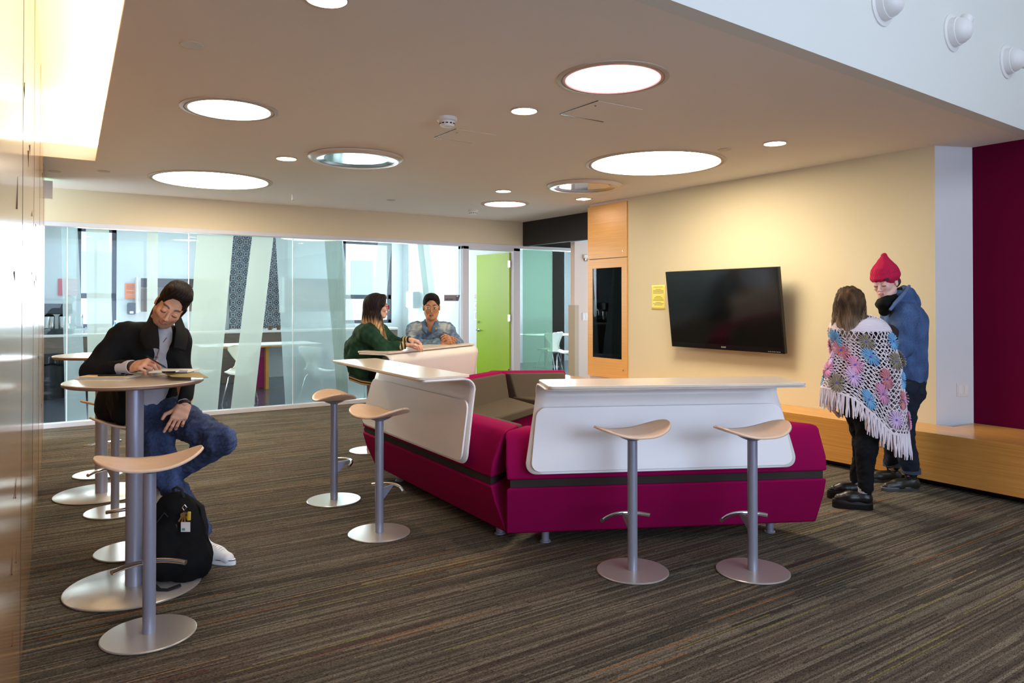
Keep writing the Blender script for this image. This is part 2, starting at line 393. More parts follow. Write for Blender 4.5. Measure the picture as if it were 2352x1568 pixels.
# ---- glass partition: top rail, sill, posts, panes, frosted bands
part = MB(); 
part.box((-.6, VG-.05, 2.355), (12, VG+.1, 2.41)); part.box((-.6, VG-.05, 0), (5.80, VG+.06, .055)); part.box((6.90, VG-.05, 0), (11.6, VG+.06, .055))
struct(part.obj('trim_3', 'frame', smooth=0, bevel=.004))
panes = [(.0, .444), (.444, 1.778), (1.778, 3.117), (3.117, 5.80)]
for i, (a, b_) in enumerate(panes):
    p = MB().box((a+.003, VG+.0, .055), (b_-.003, VG+.012, 2.355)).obj('window_%d' % (10+i), 'glass', smooth=0); struct(p)
    e = MB().box((b_-.005, VG-.002, .055), (b_+.005, VG+.014, 2.355)).obj('pane_edge', mat('bright_glass_edge', (225, 240, 245), .2), p, smooth=0)
p = MB().box((6.97, VG, .055), (11.5, VG+.012, 2.355)).obj('window_14', 'glass', smooth=0); struct(p)
gp = MB().box((7.0, VG+.014, .055), (7.62, VG+.02, 2.355)).obj('frosted_band', 'glassgreen', p, smooth=0)
# frosted bands: slanted strips of film on the panes  (top x0,x1 -> bottom x0,x1 in photo, taken to the glass plane)
bands = [(197, 250, 203, 266, .8), (338, 362, 337, 362, .95), (452, 536, 424, 500, .6), (579, 628, 530, 583, .95), (633, 700, 655, 745, .45), (700, 786, 745, 840, .35), (745, 786, 775, 800, .8),
         (868, 900, 835, 862, .5), (936, 972, 936, 1010, .5), (958, 985, 1000, 1030, .6), (140, 178, 150, 200, .4)]
host = bpy.data.objects['window_13']
for i, (a0, a1, b0, b1, s_) in enumerate(bands):
    q = [atV(a0, 560, VG+.02).x, atV(a1, 560, VG+.02).x, atV(b0, 900, VG+.02).x, atV(b1, 900, VG+.02).x]
    r = MB(); dz = (2.35-.06)
    r.add([(q[2], VG+.016, .06), (q[3], VG+.016, .06), (q[1], VG+.016, 2.35), (q[0], VG+.016, 2.35), (q[2], VG+.018, .06), (q[3], VG+.018, .06), (q[1], VG+.018, 2.35), (q[0], VG+.018, 2.35)],
          [(0,1,2,3), (7,6,5,4), (0,4,5,1), (1,5,6,2), (2,6,7,3), (3,7,4,0)])
    cu = (q[0]+q[1])/2; hi = next((k for k, (a, b_) in enumerate(panes) if a <= cu < b_), 3)
    r.obj('frosted_band', 'frost' if s_ > .55 else 'frost2', bpy.data.objects['window_%d' % (10+hi)], smooth=0)
# ---- door frame and the open lime door
w = MB(); w.box((5.80, VG-.05, 0), (5.91, VG+.1, 2.36)); w.box((6.77, VG-.05, 0), (6.90, VG+.1, 2.36)); w.box((5.8, VG-.05, 2.31), (6.9, VG+.1, 2.36))
struct(w.obj('trim_4', 'frame', smooth=0, bevel=.004))
hx, hy = 6.765, VG+.04; ang = math.atan2(6.655-6.765, .9)
D = Matrix.Translation((hx, hy, 0)) @ Matrix.Rotation(-ang*-1, 4, 'Z')
D = Matrix.Translation((hx, hy, 0)) @ Matrix.Rotation(math.radians(90+6.5), 4, 'Z')     # local x runs along the door leaf
dr = MB().box((0, -.022, .01), (.9, .022, 2.29), T=D).obj('door_1', 'green', smooth=0, bevel=.003); struct(dr)
w = MB()
for z in (2.1, 1.2, .3): w.box((-.02, .0, z-.055), (.03, .03, z+.055), T=D)
w.obj('hinge', 'chrome', dr, smooth=0)
w = MB(); w.lathe([(.028, 0), (.028, .012), (.01, .014), (.01, .05)], 20, T=D @ Matrix.Translation((.84, .022, .98)) @ Matrix.Rotation(-PI/2, 4, 'X'))
w.tube([D @ Vector((.84, .065, .98)), D @ Vector((.74, .068, .98))], .009, 10); w.lathe([(.02, 0), (.02, .012)], 20, T=D @ Matrix.Translation((.84, .022, 1.12)) @ Matrix.Rotation(-PI/2, 4, 'X'))
w.obj('door_handle', 'chrome', dr)
# ================================================================== things on the ceiling
M['lamp_warm'] = emit('lamp_warm', (1, .88, .68), 12)
M['lamp_small'] = emit('lamp_small', (1, .82, .56), 22)
M['lamp_pink'] = emit('lamp_pink', (1, .80, .74), 12)
M['cove_lamp'] = emit('cove_lamp', (1, .82, .50), 17)
M['ringtrim'] = mat('light_trim', (196, 180, 160), .5)
M['pinkrim'] = emit('pink_rim', (1, .25, .25), 1.2)
def ceiling_light(u, v, r, label, lamp='lamp_warm', rim=None, grp=None, small=False):
    t = thing('ceiling_light' if not small else 'downlight', label, 'ceiling light', (u, v, ZC), 0, grp)
    e = .055 if not small else .012
    MB().lathe([(r+e, .0), (r+e, -.006), (r+e*.55, -.010), (r+e*.52, -.004), (r+e*.42, -.004), (r+e*.38, -.010), (r+.003, -.010), (r+.003, .0), (r+e, .0)], 72).obj('trim_ring', 'ringtrim', t)
    MB().lathe([(.001, -.005), (r, -.005), (r, -.001), (.001, -.001)], 72).obj('diffuser', lamp, t)
    if rim: MB().lathe([(r, -.011), (r+.006, -.011), (r+.006, -.004), (r, -.004), (r, -.011)], 72).obj('coloured_rim', rim, t)
    return t
ceiling_light(1.188, 5.276, .265, 'medium round ceiling light nearest the light cove', rim=None)
ceiling_light(2.916, 3.275, .277, 'medium round ceiling light glowing pinkish with a pink rim, nearest the bulkhead', 'lamp_pink', 'pinkrim')
ceiling_light(1.724, 8.472, .580, 'large round ceiling light near the glass partition at the left')
ceiling_light(5.049, 5.062, .605, 'large round ceiling light in front of the cream wall')
ceiling_light(5.444, 8.293, .275, 'medium round ceiling light with pink rim, farthest from the camera near the cabinet', 'lamp_pink', 'pinkrim')
for (u, v), lb in zip([(1.102, 3.102), (2.891, 4.162), (2.029, 6.778), (5.23, 3.851), (4.786, 7.328)],
        ['small downlight cut by the top edge of the view', 'small downlight left of the pink-rimmed round light', 'small downlight beside the large round light at the left',
         'small downlight above the standing pair by the cream wall', 'small downlight just in front of the farthest round light']):
    ceiling_light(u, v, .085, lb, 'lamp_small', small=True)
sq = thing('square_downlight', 'small square downlight on the ceiling above the oak cabinet', 'ceiling light', (6.0, 7.30, ZC))
MB().box((-.085, -.085, -.008), (.085, .085, 0)).obj('trim_ring', 'ringtrim', sq, smooth=0); MB().box((-.065, -.065, -.012), (.065, .065, -.008)).obj('diffuser', 'lamp_small', sq, smooth=0)
for (u, v), lb in zip([(2.549, 6.38), (5.324, 6.455)], ['unlit ring shaped ceiling fixture with glassy centre, over the woman in the green jacket', 'unlit ring shaped ceiling fixture in front of the oak cabinet']):
    t = thing('ring_fixture', lb, 'ceiling fixture', (u, v, ZC-.003), 0)
    MB().lathe([(.43, 0), (.43, -.012), (.405, -.032), (.375, -.036), (.350, -.030), (.350, -.010), (.43, 0)], 72).obj('trim_ring', mat('ring_white', (214, 200, 182), .25), t)
    MB().lathe([(.350, -.026), (.29, -.012), (.289, -.004), (.350, -.026)], 72).obj('reflector', mat('reflector', (150, 150, 150), .15, .9), t)
    MB().lathe([(.001, -.014), (.288, -.014), (.288, -.004), (.001, -.004)], 72).obj('lens', mat('lens', (150, 160, 165), .08, .8), t)
# strip lamps hidden above the cove lip
t = thing('cove_strip_light', 'warm glowing strip light in the ceiling cove along the gloss wood wall', 'strip light', (0, 0, 0))
m = MB(); a0, a1 = SOF(0)+.15, CV1+.2
m.prism([(cov_u(a0)+.10, a0), (cov_u(a0)+.16, a0), (cov_u(a1)+.16, a1), (cov_u(a1)+.10, a1)], lambda p, q: (p[0], p[1], 2.99+.03*q))
m.box((-.1, CV1+.18, 2.99), (.66, CV1+.24, 3.02)); m.obj('tube_lamp', 'cove_lamp', t, smooth=0)
MB().prism([(cov_u(a0)+.08, a0), (cov_u(a0)+.18, a0), (cov_u(a1)+.18, a1), (cov_u(a1)+.08, a1)], lambda p, q: (p[0], p[1], 2.945+.045*q)).obj('housing', 'whiteplastic', t, smooth=0)
def detector(u, v, lb):
    t = thing('smoke_detector', lb, 'smoke detector', (u, v, ZC))
    MB().lathe([(.072, 0), (.072, -.022), (.066, -.028), (.058, -.030)], 40).obj('base', 'whiteplastic', t)
    MB().lathe([(.058, -.028), (.056, -.05), (.045, -.066), (.001, -.07)], 40).obj('chamber', 'whiteplastic', t)
    m = MB()
    for k in range(12):
        a = 2*PI*k/12; m.box((.052, -.009, -.052), (.0575, .009, -.044), T=Matrix.Rotation(a, 4, 'Z'))
    m.obj('vent_slot', 'tvblack', t, smooth=0)
detector(2.545, 4.639, 'white smoke detector beside the ceiling access panel, nearer one')
detector(5.423, 9.1, 'white smoke detector near the back header wall, farther one')
for (u, v), lb in zip([(.723, 4.053), (5.088, 4.261), (.27, 8.772), (.686, 8.493), (3.997, 8.803)],
   ['flat round ceiling cover plate above the seated man', 'flat round ceiling cover plate beside the large round light at the right', 'flat round ceiling cover plate closest to the wood wall, at the cove end',
    'flat round ceiling cover plate right of the cove corner', 'flat round ceiling cover plate near the back wall header']):
    tag(MB().lathe([(.001, -.006), (.055, -.006), (.058, -.003), (.058, 0), (.001, 0)], 32).obj('cover_plate', 'ringtrim', loc=None), lb, 'cover plate').location = (u, v, ZC)
t = thing('sprinkler', 'white pendant sprinkler head hanging near the large round light at the left', 'sprinkler', (2.774, 9.0, ZC))
MB().lathe([(.035, 0), (.035, -.004), (.018, -.006), (.018, -.07), (.001, -.07)], 20).obj('pipe', 'whiteplastic', t); MB().lathe([(.024, -.075), (.024, -.078), (.001, -.078)], 20).obj('deflector', 'chrome', t)
for (u, v, w_, rz), lb in zip([(3.36, 3.89, .40, 0), (2.95, 5.08, .36, 0)], ['ceiling access panel with an open dark seam, behind the pink-rimmed light', 'ceiling access panel by the nearer smoke detector']):
    t = thing('access_panel', lb, 'access panel', (u, v, ZC), rz)
    h = w_/2; MB().box((-h, -h, -.003), (h, h, 0)).obj('panel', 'plaster', t, smooth=0, bevel=.001)
    m = MB(); m.box((-h-.006, -h, -.0035), (-h, h, 0)); m.box((-h, h, -.0035), (h, h+.006+(.012 if w_ > .38 else 0), 0)); m.lathe([(.008, -.004), (.001, -.004)], 12, c=(-h+.06, -h+.1, 0))
    m.obj('seam', 'tvblack', t, smooth=0)
# exit sign sliver glowing green beside the wood wall
t = thing('exit_sign', 'small green glowing exit sign under the ceiling by the end of the wood wall', 'exit sign', (.27, 9.3, ZC))
MB().box((-.12, -.02, -.22), (.0, .02, -.03)).obj('housing', 'whiteplastic', t, smooth=0); MB().box((-.11, .02, -.2), (-.01, .024, -.05)).obj('lit_face', emit('exit_green', (.05, 1, .2), 2.5), t, smooth=0)
# ball nozzles on the bulkhead
def nozzle(px, py, lb, aim):
    # place on bulkhead face by intersection
    r = _ray(px, py); k = (2.491-2.28)/(6.449-2.369); tt = (2.28-k*2.369)/(r.y-k*r.x); p = CAM+r*tt
    th = thing('air_nozzle', lb, 'air nozzle', p, math.atan(k), 'ball air nozzles on the bulkhead')
    T0 = Matrix.Rotation(PI/2, 4, 'X')
    MB().lathe([(.125, 0), (.125, .008), (.118, .012), (.098, .012), (.092, .05), (.086, .052)], 48, T=T0).obj('flange', 'whiteplastic', th)
    MB().lathe([(.086, .045), (.083, .07), (.066, .10), (.040, .118), (.001, .124)], 40, T=T0).obj('ball', 'whiteplastic', th)
    R = Matrix.Translation((0, -.05, 0)) @ Vector(aim).to_track_quat('Z', 'Y').to_matrix().to_4x4()
    MB().lathe([(.036, .06), (.044, .085), (.044, .105), (.038, .107), (.036, .085), (.03, .07)], 32, T=R).obj('spout', 'whiteplastic', th)
nozzle(2025, 12, 'ball shaped air nozzle cut by the top edge, leftmost of the three', (.2, -.5, .9))
nozzle(2186, 76, 'ball shaped air nozzle pointing up, middle of the three', (.5, -.25, .9))
nozzle(2311, 142, 'ball shaped air nozzle pointing sideways, rightmost of the three', (.95, -.5, -.15))

# ================================================================== stools and tables
def make_stool(lb):
    t = thing('bar_stool', lb, 'stool', group='saddle seat bar stools')
    MB().lathe([(.001, 0), (.19, 0), (.195, .003), (.195, .007), (.191, .010), (.034, .011), (.001, .011)], 72).obj('base', 'basemetal', t)
    MB().lathe([(.027, .010), (.027, .735), (.02, .74)], 28).obj('pole', 'silver', t)
    m = MB(); m.lathe([(.027, .715), (.06, .728), (.085, .742), (.001, .744)], 32)
    m.obj('seat_mount', 'silver', t)
    def seat(a, b, dz=0):
        x = (a*2-1); q = (b*2-1)
        # lens outline: rounded ends, narrower than wide
        ang_w = .218*x; hw = .150*(max(0, 1-abs(x)**2.6))**.5
        y = q*hw
        z = .742+.062*abs(x)**2.0*(1+.1*x)-.012*(1-abs(x))*(1-q*q)*0+.010*(q*q)*(1-abs(x)) + dz
        return (ang_w, y, z)
    m = MB(); n1, n2 = 40, 14
    m.grid(lambda a, b: seat(.5-.5*math.cos(PI*a), b), n1, n2)
    m.obj('seat', ['seatwood'], t, smooth=60, solid=.012)
    m = MB()
    pts = []
    for k in range(25):
        x = -1+2*k/24; pts.append((x*.15, .125-.055*x*x, .285-.012*x*x))
    m.tube(pts, .0115, 12)
    m.obj('footrest', 'chrome', t)
    m = MB(); m.add([(-.005, .02, .285), (-.005, .118, .290), (-.005, .105, .272), (-.005, .02, .20), (.005, .02, .285), (.005, .118, .290), (.005, .105, .272), (.005, .02, .20)], [(0,1,2,3), (7,6,5,4), (0,4,5,1), (1,5,6,2), (2,6,7,3), (3,7,4,0)])
    m.obj('bracket', 'silver', t, smooth=0)
    return t
st = make_stool('bar stool nearest the camera at the left, in front of the first round table')
st.location = (.474, 3.588, 0); st.rotation_euler.z = math.radians(-8)
for x, y, a, lb in [(.54, 4.843, 190, 'bar stool the man in the black jacket sits on'),
        (.549, 5.812, 20, 'bar stool with its base between the two round tables, nearer side of the farther table'),
        (.549, 7.142, 200, 'bar stool farthest left, beyond the farther round table'),
        (1.927, 5.243, -97, 'farther of the two bar stools at the left counter'), (1.893, 4.339, -72, 'nearer of the two bar stools at the left counter'),
        (2.86, 6.80, -150, 'bar stool under the woman in the green jacket'), (3.62, 7.42, -150, 'bar stool under the person in the denim jacket'),
        (2.774, 2.958, -14, 'left of the two bar stools in front of the near counter'), (3.318, 2.593, -16, 'right of the two bar stools in front of the near counter')]:
    copy_tree(st, (x, y, 0), math.radians(a), lb)
M['tabletop'] = mat('table_laminate', (226, 212, 190), .22); M['tableedge'] = mat('table_edge_brown', (134, 104, 84), .4)
def bar_table(u, v, lb):
    t = thing('bar_table', lb, 'table', (u, v, 0), 0, 'round bar tables')
    MB().lathe([(.001, 0), (.315, 0), (.322, .004), (.322, .009), (.316, .013), (.05, .014), (.001, .014)], 96).obj('base', 'basemetal', t)
    MB().lathe([(.042, .012), (.042, 1.045)], 36).obj('pole', 'silver', t)
    MB().lathe([(.12, 1.037), (.12, 1.045), (.001, 1.045)], 36).obj('mount_plate', 'silver', t)
    MB().lathe([(.001, 1.045), (.318, 1.045), (.328, 1.051), (.328, 1.062)], 96).obj('edge_band', 'tableedge', t)
    MB().lathe([(.328, 1.062), (.324, 1.066), (.001, 1.066)], 96).obj('tabletop', 'tabletop', t)
    return t
bar_table(.489, 4.237, 'round bar table the man writes at, papers on it')
bar_table(.514, 6.413, 'empty round bar table farther back by the wood wall')

# ================================================================== lounge units and counters
def lounge(name, p0, p1, lb, miter=(.577, .577), half=False):
    p0 = Vector((*p0, 0)); p1 = Vector((*p1, 0)); L = (p1-p0).length; d = (p1-p0).normalized()
    rz = math.atan2(d.y, d.x); t = thing(name, lb, 'sofa', p0, rz, 'crimson lounge units')
    # local: x along, y outward (left of direction = outward) -> sign so that +o is outside the ring
    s_ = lounge.sign
    def ext(prof, nm_, m_, bevel, gap=.012, parent=t, seg=1):
        mb = MB(); n = len(prof); cols = []
        for k in range(2):
            for o, z in prof:
                e_ = .05*min(-o, .11)+.80*max(0, -o-.11); x = (gap+e_*miter[0]/.577) if k == 0 else (L-gap-e_*miter[1]/.577)
                cols.append((x, o*s_, z))
        mb.add(cols, [tuple(range(n-1, -1, -1)), tuple(range(n, 2*n))]+[(i, (i+1) % n, n+(i+1) % n, n+i) for i in range(n)])
        return mb.obj(nm_, m_, parent, smooth=50, bevel=bevel)
    ext([(-.115, .085), (-.03, .28), (0, .386), (-.92, .386), (-.88, .085)], 'base', 'red', .014)
    ext([(-.012, .385), (-.012, .432), (-.9, .432), (-.9, .385)], 'dark_band', 'band', .004, gap=.035)
    ext([(0, .431), (-.012, .52), (-.075, .655), (-.088, .678), (-.108, .693), (-.135, .70), (-.28, .70), (-.30, .685), (-.34, .431)], 'backrest', 'red', .014)
    ext([(-.302, .69), (-.36, .688), (-.45, .40), (-.33, .40)], 'inner_backrest', 'grey', .012, gap=.03)
    ext([(-.40, .36), (-.40, .445), (-.96, .445), (-.96, .36)], 'seat_cushion', 'grey', .018, gap=.02)
    for x, o in ((.28, -.22), (L-.28, -.22), (.62, -.78), (L-.62, -.78)):
        if x < .2 or x > L-.2 or L < 1.3 and o < -.5: continue
        f = MB(); f.lathe([(.034, 0), (.034, .006), (.024, .008), (.024, .09)], 20, c=(x, o*s_, 0)); f.obj('foot', 'silver', t)
    return t, L, rz
lounge.sign = 1
def counter(t0, L, rz, p0, s0, s1, lb, s_=1):
    t = thing('counter', lb, 'counter', (p0[0], p0[1], 0), rz, 'white curved counters over the lounge backs')
    prof = [(.05, .475), (.036, .56), (-.02, .80), (-.05, .92)]
    for k in range(1, 9):
        a = PI-PI/2*k/8; prof.append((-.052+.075+.075*math.cos(a), .915+.075*math.sin(a)))
    prof += [(.10, .990), (.20, .990), (.30, .990)]
    # resample by arclength
    acc = [0]
    for a, b in zip(prof, prof[1:]): acc.append(acc[-1]+math.hypot(b[0]-a[0], b[1]-a[1]))
    def at(q):
        q = q*acc[-1]
        for i in range(len(acc)-1):
            if q <= acc[i+1]+1e-9:
                f = (q-acc[i])/(acc[i+1]-acc[i]); return (prof[i][0]+(prof[i+1][0]-prof[i][0])*f, prof[i][1]+(prof[i+1][1]-prof[i][1])*f, q)
    sc = (s0+s1)/2; hb = (s1-s0)/2+.085; ht = (s1-s0)/2
    def width(q):
        w_ = hb+(ht-hb)*min(1, q/.45)
        r = .075
        if q < r: w_ -= r-math.sqrt(max(0, r*r-(r-q)**2))
        return w_
    def fn(a, b):
        b = 1-(1-b); bb = (b*b*.5+b*.5) if b < .3 else b
        bb = b**1.6 if b < .25 else (.25**1.6+(b-.25)*(1-.25**1.6)/.75)
        o, z, q = at(bb); return (sc+(2*a-1)*width(q), o*s_, z)
    MB().grid(fn, 24, 60).obj('shell', 'white', t, smooth=60, solid=.012)
    # raised rounded panel on the outside
    rr = roundrect(2*hb-.07, .36, .06, 8)
    def pf(p, k):
        q = (p[1]+.18)/.36; o = .040-.0*q; z0 = .492+q*.36
        oo = .044-(.042+.030)*max(0, (z0-.53))/.33
        return (sc+p[0]*(1-.06*q), (oo+.014+.012*k)*s_, z0)
    MB().prism(rr, pf).obj('modesty_panel', 'white', t, smooth=30, bevel=.002)
    pr2 = roundrect(2*ht-.02, .37, .035, 6)
    MB().prism(pr2, lambda p, k: (sc+p[0], (.155+p[1])*s_, .998+.016*k)).obj('worktop', 'tabletop', t, smooth=30, bevel=.003)
    return t
# A left, B front, C back, D short return; outward side of each is on its right-hand or left-hand side
lounge.sign = 1
a0, a1 = (2.30, 3.64), (2.37, 5.80)
tA, LA, rA = lounge('lounge_unit', a0, a1, 'crimson lounge unit on the left side of the ring, seen from behind')
counter(tA, LA, rA, a0, .30, 1.92, 'white curved counter on the left lounge unit, nearest the two stools')
c0, c1 = (2.44, 5.97), (4.40, 7.08)
tC, LC, rC = lounge('lounge_unit', c0, c1, 'crimson and brown-grey lounge unit at the back of the ring, facing the camera')
counter(tC, LC, rC, c0, .34, 1.95, 'white curved counter at the back where the two people lean')
d0, d1 = (4.40, 7.08), (5.16, 6.66)
tD, LD, rD = lounge('lounge_unit', d0, d1, 'short crimson and brown-grey lounge unit at the far right of the ring', miter=(.577, 0))
lounge.sign = 1
b1, b0 = (2.33, 3.56), (4.13, 2.655)
tB, LB, rB = lounge('lounge_unit', b0, b1, 'crimson lounge unit at the front of the ring, behind the two near stools')
counter(tB, LB, rB, b0, .32, 1.82, 'white curved counter on the front lounge unit')

# ================================================================== bench, cabinet, television
b = thing('bench', 'long low oak bench running along the cream and maroon walls', 'bench', (6.0, 0, 0))
MB().box((0, -1.2, .055), (.02, 8.85, .40)).obj('front_panel', 'oak', b, smooth=0)
m = MB(); m.box((0, -1.2, .40), (UW-6.004, 8.85, .43)); m.box((UW-6.004, -1.2, .40), (cB[0]-6.006, 3.015, .43)); m.obj('seat_board', 'oak', b, smooth=0, bevel=.002)
MB().box((.09, -1.2, 0), (.12, 8.85, .06)).obj('plinth', 'tvblack', b, smooth=0)
cb = thing('cabinet', 'tall oak cabinet with a smoked glass door standing on the bench end', 'cabinet', (UW-.015, 6.96, .47))
m = MB(); H_ = ZC-.47-.035; W_ = .78
m.box((0, 0, 1.58), (.03, W_, H_)); m.box((.03, 0, 0), (.45, .02, H_)); m.box((.03, W_-.02, 0), (.45, W_, H_)); m.box((.43, 0, 0), (.45, W_, H_)); m.box((.03, 0, H_-.02), (.45, W_, H_))
m.obj('body', 'oakcab', cb, smooth=0, bevel=.002)
dm = MB(); gy0, gy1, gz0, gz1 = .10, .68, .255, 1.45
dm.box((0, 0, 0), (.022, gy0, 1.57)); dm.box((0, gy1, 0), (.022, W_, 1.57)); dm.box((0, gy0, 0), (.022, gy1, gz0)); dm.box((0, gy0, gz1), (.022, gy1, 1.57))
dd = dm.obj('door', 'oakcab', cb, smooth=0)
MB().box((.008, gy0, gz0), (.014, gy1, gz1)).obj('glass_panel', sheer('smoked_glass', (95, 92, 98), .2), dd, smooth=0)
for z, pa in ((.12, dd), (1.66, cb)):
    MB().lathe([(.001, 0), (.010, 0), (.010, .003), (.001, .004)], 14, T=Matrix.Translation((0, .07, z)) @ Matrix.Rotation(-PI/2, 4, 'Y')).obj('lock', 'chrome', pa)
for z in (.28, .60, .88, 1.18): MB().box((.05, .02, z), (.42, W_-.02, z+.018)).obj('shelf', 'oakcab', cb, smooth=0)
MB().box((.06, .0, -.035), (.4, W_, 0)).obj('plinth', 'tvblack', cb, smooth=0)

tv = thing('television', 'large black flat screen television tilted forward on the cream wall', 'television', (6.27, 5.30, 1.385))
Tt = Matrix.Rotation(math.radians(-7.0), 4, 'Y')
hw, hh = .762, .437
m = MB(); m.box((-.012, -hw, -hh), (.03, hw, hh), T=Tt); m.box((.03, -.5, -.3), (.055, .5, .25), T=Tt); m.obj('case', 'tvblack', tv, smooth=0, bevel=.004)
MB().box((-.0135, -hw+.02, -hh+.058), (-.011, hw-.02, hh-.016), T=Tt).obj('screen', 'screen', tv, smooth=0)
m = MB(); m.box((.05, -.12, -.1), (.12, .12, .1)); m.box((.10, -.22, -.14), (.178, .22, .14)); m.obj('wall_bracket', 'silver', tv, smooth=0)
TT = Tt @ Matrix.Translation((-.0135, 0, -hh+.03)) @ Matrix(((0, 0, -1, 0), (-1, 0, 0, 0), (0, 1, 0, 0), (0, 0, 0, 1)))
text_mb('SHARP', .022, TT, 'brand_lettering', mat('letter_silver', (170, 170, 165), .4), tv)
m = MB()
for k in range(7): m.box((-.0145, -hw+.05+k*.022, -hh+.012), (-.0125, -hw+.064+k*.022, -hh+.020), T=Tt)
m.obj('port_label', mat('letter_grey', (120, 120, 118), .5), tv, smooth=0)

def sheet(name, lb, cat, u, v0, v1, z0, z1, m_, lines, ink='ink'):
    t = thing(name, lb, cat, (u, (v0+v1)/2, (z0+z1)/2)); w_, h_ = abs(v1-v0), z1-z0
    def sf(a, b): return (-.002-.006*max(0, (.2-b))*math.sin(3*a), (a-.5)*w_, (b-.5)*h_)
    MB().grid(sf, 8, 8).obj('sheet', m_, t, smooth=60, solid=.0008)
    mb = MB(); rr_ = random.Random(5); z = h_*.42
    for k in range(lines):
        if k in (1, 6, 7, 12): z -= h_*.045; continue
        ww = w_*rr_.uniform(.28, .40); ww = w_*.2 if k in (2, 8, 13) else ww
        mb.box((-.0045, -ww, z-h_*.008), (-.0035, ww, z+h_*.008)); z -= h_*.05
    mb.obj('printed_lines', ink, t, smooth=0)
sheet('notice', 'yellow printed notice taped to the cream wall left of the television', 'notice', UW-.001, 6.30, 6.53, 1.375, 1.675, mat('yellow_paper', (246, 232, 120), .8), 16, mat('olive_ink', (150, 140, 60), .8))
def wallplate(name, lb, p, rz, kind):
    t = thing(name, lb, 'wall plate', p, rz)
    MB().prism(roundrect(.12 if kind == 'double' else .075, .118, .006), lambda q, k: (q[0], -.006*k, q[1])).obj('plate', 'whiteplastic', t, smooth=30, bevel=.001)
    for i in ((-.028, .028) if kind == 'double' else (0,)):
        MB().box((i-.018, -.009, -.036), (i+.018, -.005, .036)).obj('rocker', 'white', t, smooth=0)
dR = Vector((cB[0]-cA[0], cB[1]-cA[1], 0)); rzR = math.atan2(dR.y, dR.x)
pR = Vector((cA[0], cA[1], 0))+dR*.70
wallplate('wall_socket', 'white double wall socket low on the white return beside the maroon wall', (pR.x, pR.y, .72), rzR, 'double')
pS = atV(1344, 727, 8.9); wallplate('light_switch', 'white light switch plate on the pale corridor wall', (pS.x, 8.9, pS.z), 0, 'double')
pS = atV(1345, 592, 8.9); t = thing('strobe_alarm', 'small ceiling-height fire strobe on the pale corridor wall', 'alarm', (pS.x, 8.9, pS.z))
MB().box((-.05, -.03, -.01), (.06, 0, .05)).obj('housing', 'whiteplastic', t, bevel=.006); MB().lathe([(.001, .0), (.03, .0), (.034, -.03), (.02, -.045), (.001, -.05)], 20, c=(0, -.02, -.01)).obj('lens', 'chrome', t)
t = thing('kitchen_sign', 'grey KITCHEN door sign fixed to the glass near the lime door', 'sign', (0, 0, 0))
q0, q1 = atV(1020, 677, VG), atV(1056, 691, VG)
m = MB(); m.add([(q0.x, VG-.006, q1.z), (q1.x-.03, VG-.006, q1.z), (q1.x, VG-.006, q0.z), (q0.x, VG-.006, q0.z), (q0.x, VG-.001, q1.z), (q1.x-.03, VG-.001, q1.z), (q1.x, VG-.001, q0.z), (q0.x, VG-.001, q0.z)], [(0,1,2,3), (7,6,5,4), (0,4,5,1), (1,5,6,2), (2,6,7,3), (3,7,4,0)])
m.obj('plate', mat('sign_grey', (128, 120, 124), .5), t, smooth=0)
MB().add([(q1.x-.075, VG-.008, q1.z), (q1.x-.03, VG-.008, q1.z), (q1.x, VG-.008, q0.z), (q1.x-.075, VG-.008, q0.z)], [(0, 1, 2, 3)]).obj('corner_block', mat('sign_dark', (92, 84, 90), .5), t, smooth=0, solid=.002)
text_mb('KITCHEN', .032, Matrix.Translation((q0.x+.02, VG-.008, q1.z+.025)) @ Matrix.Rotation(PI/2, 4, 'X'), 'lettering', 'ink', t, 'LEFT')
MB().box((q1.x-.062, VG-.0115, q0.z-.026), (q1.x-.036, VG-.0095, q0.z-.012)).obj('white_mark', 'white', t, smooth=0)
# ================================================================== kitchen behind the glass
KB = KV-.01
def spanV(x0, x1, v): return atV(x0, 600, v).x, atV(x1, 600, v).x
cu0, cu1 = spanV(100, 912, 13.9); cu1 = min(cu1, 6.80)
kc = thing('kitchen_counter', 'long kitchen counter with grey brown fronts along the window wall', 'counter', (cu0, 13.85, 0))
L_ = cu1-cu0
MB().box((0, 0, .90), (L_, .64, .94)).obj('worktop', 'white', kc, smooth=0, bevel=.003)
MB().box((0, .02, .72), (L_, .05, .90)).obj('apron', 'greywood', kc, smooth=0)
for f0, f1 in ((0, .16), (.44, .50), (.98, 1.0)):
    MB().box((L_*f0, .03, 0), (max(L_*f1, L_*f0+.04), .6, .72)).obj('side_panel', 'greywood', kc, smooth=0)
def wallcab(x0, x1, lb, y0=640, y1=715):
    a, b_ = spanV(x0, x1, 14.15); zt_ = atV((x0+x1)/2, y0, 14.15).z; zb_ = atV((x0+x1)/2, y1, 14.15).z
    t = thing('wall_cabinet', lb, 'cabinet', (a, 14.15, zb_)); w_ = b_-a; h_ = zt_-zb_
    MB().box((0, .02, 0), (w_, .33, h_)).obj('body', 'white', t, smooth=0)
    MB().box((.03, 0, 0), (w_-.005, .018, h_*.70)).obj('door', 'greywood', t, smooth=0)
    MB().box((.03, 0, h_*.72), (w_-.005, .018, h_)).obj('flap_door', mat('dark_laminate', (84, 76, 78), .5), t, smooth=0)
    MB().box((-.03, -.01, -.02), (.0, .33, h_+.02)).obj('end_panel', 'whiteplastic', t, smooth=0)
wallcab(320, 512, 'grey brown wall cabinet behind the seated man\'s head')
wallcab(652, 790, 'grey brown wall cabinet left of the right kitchen window')
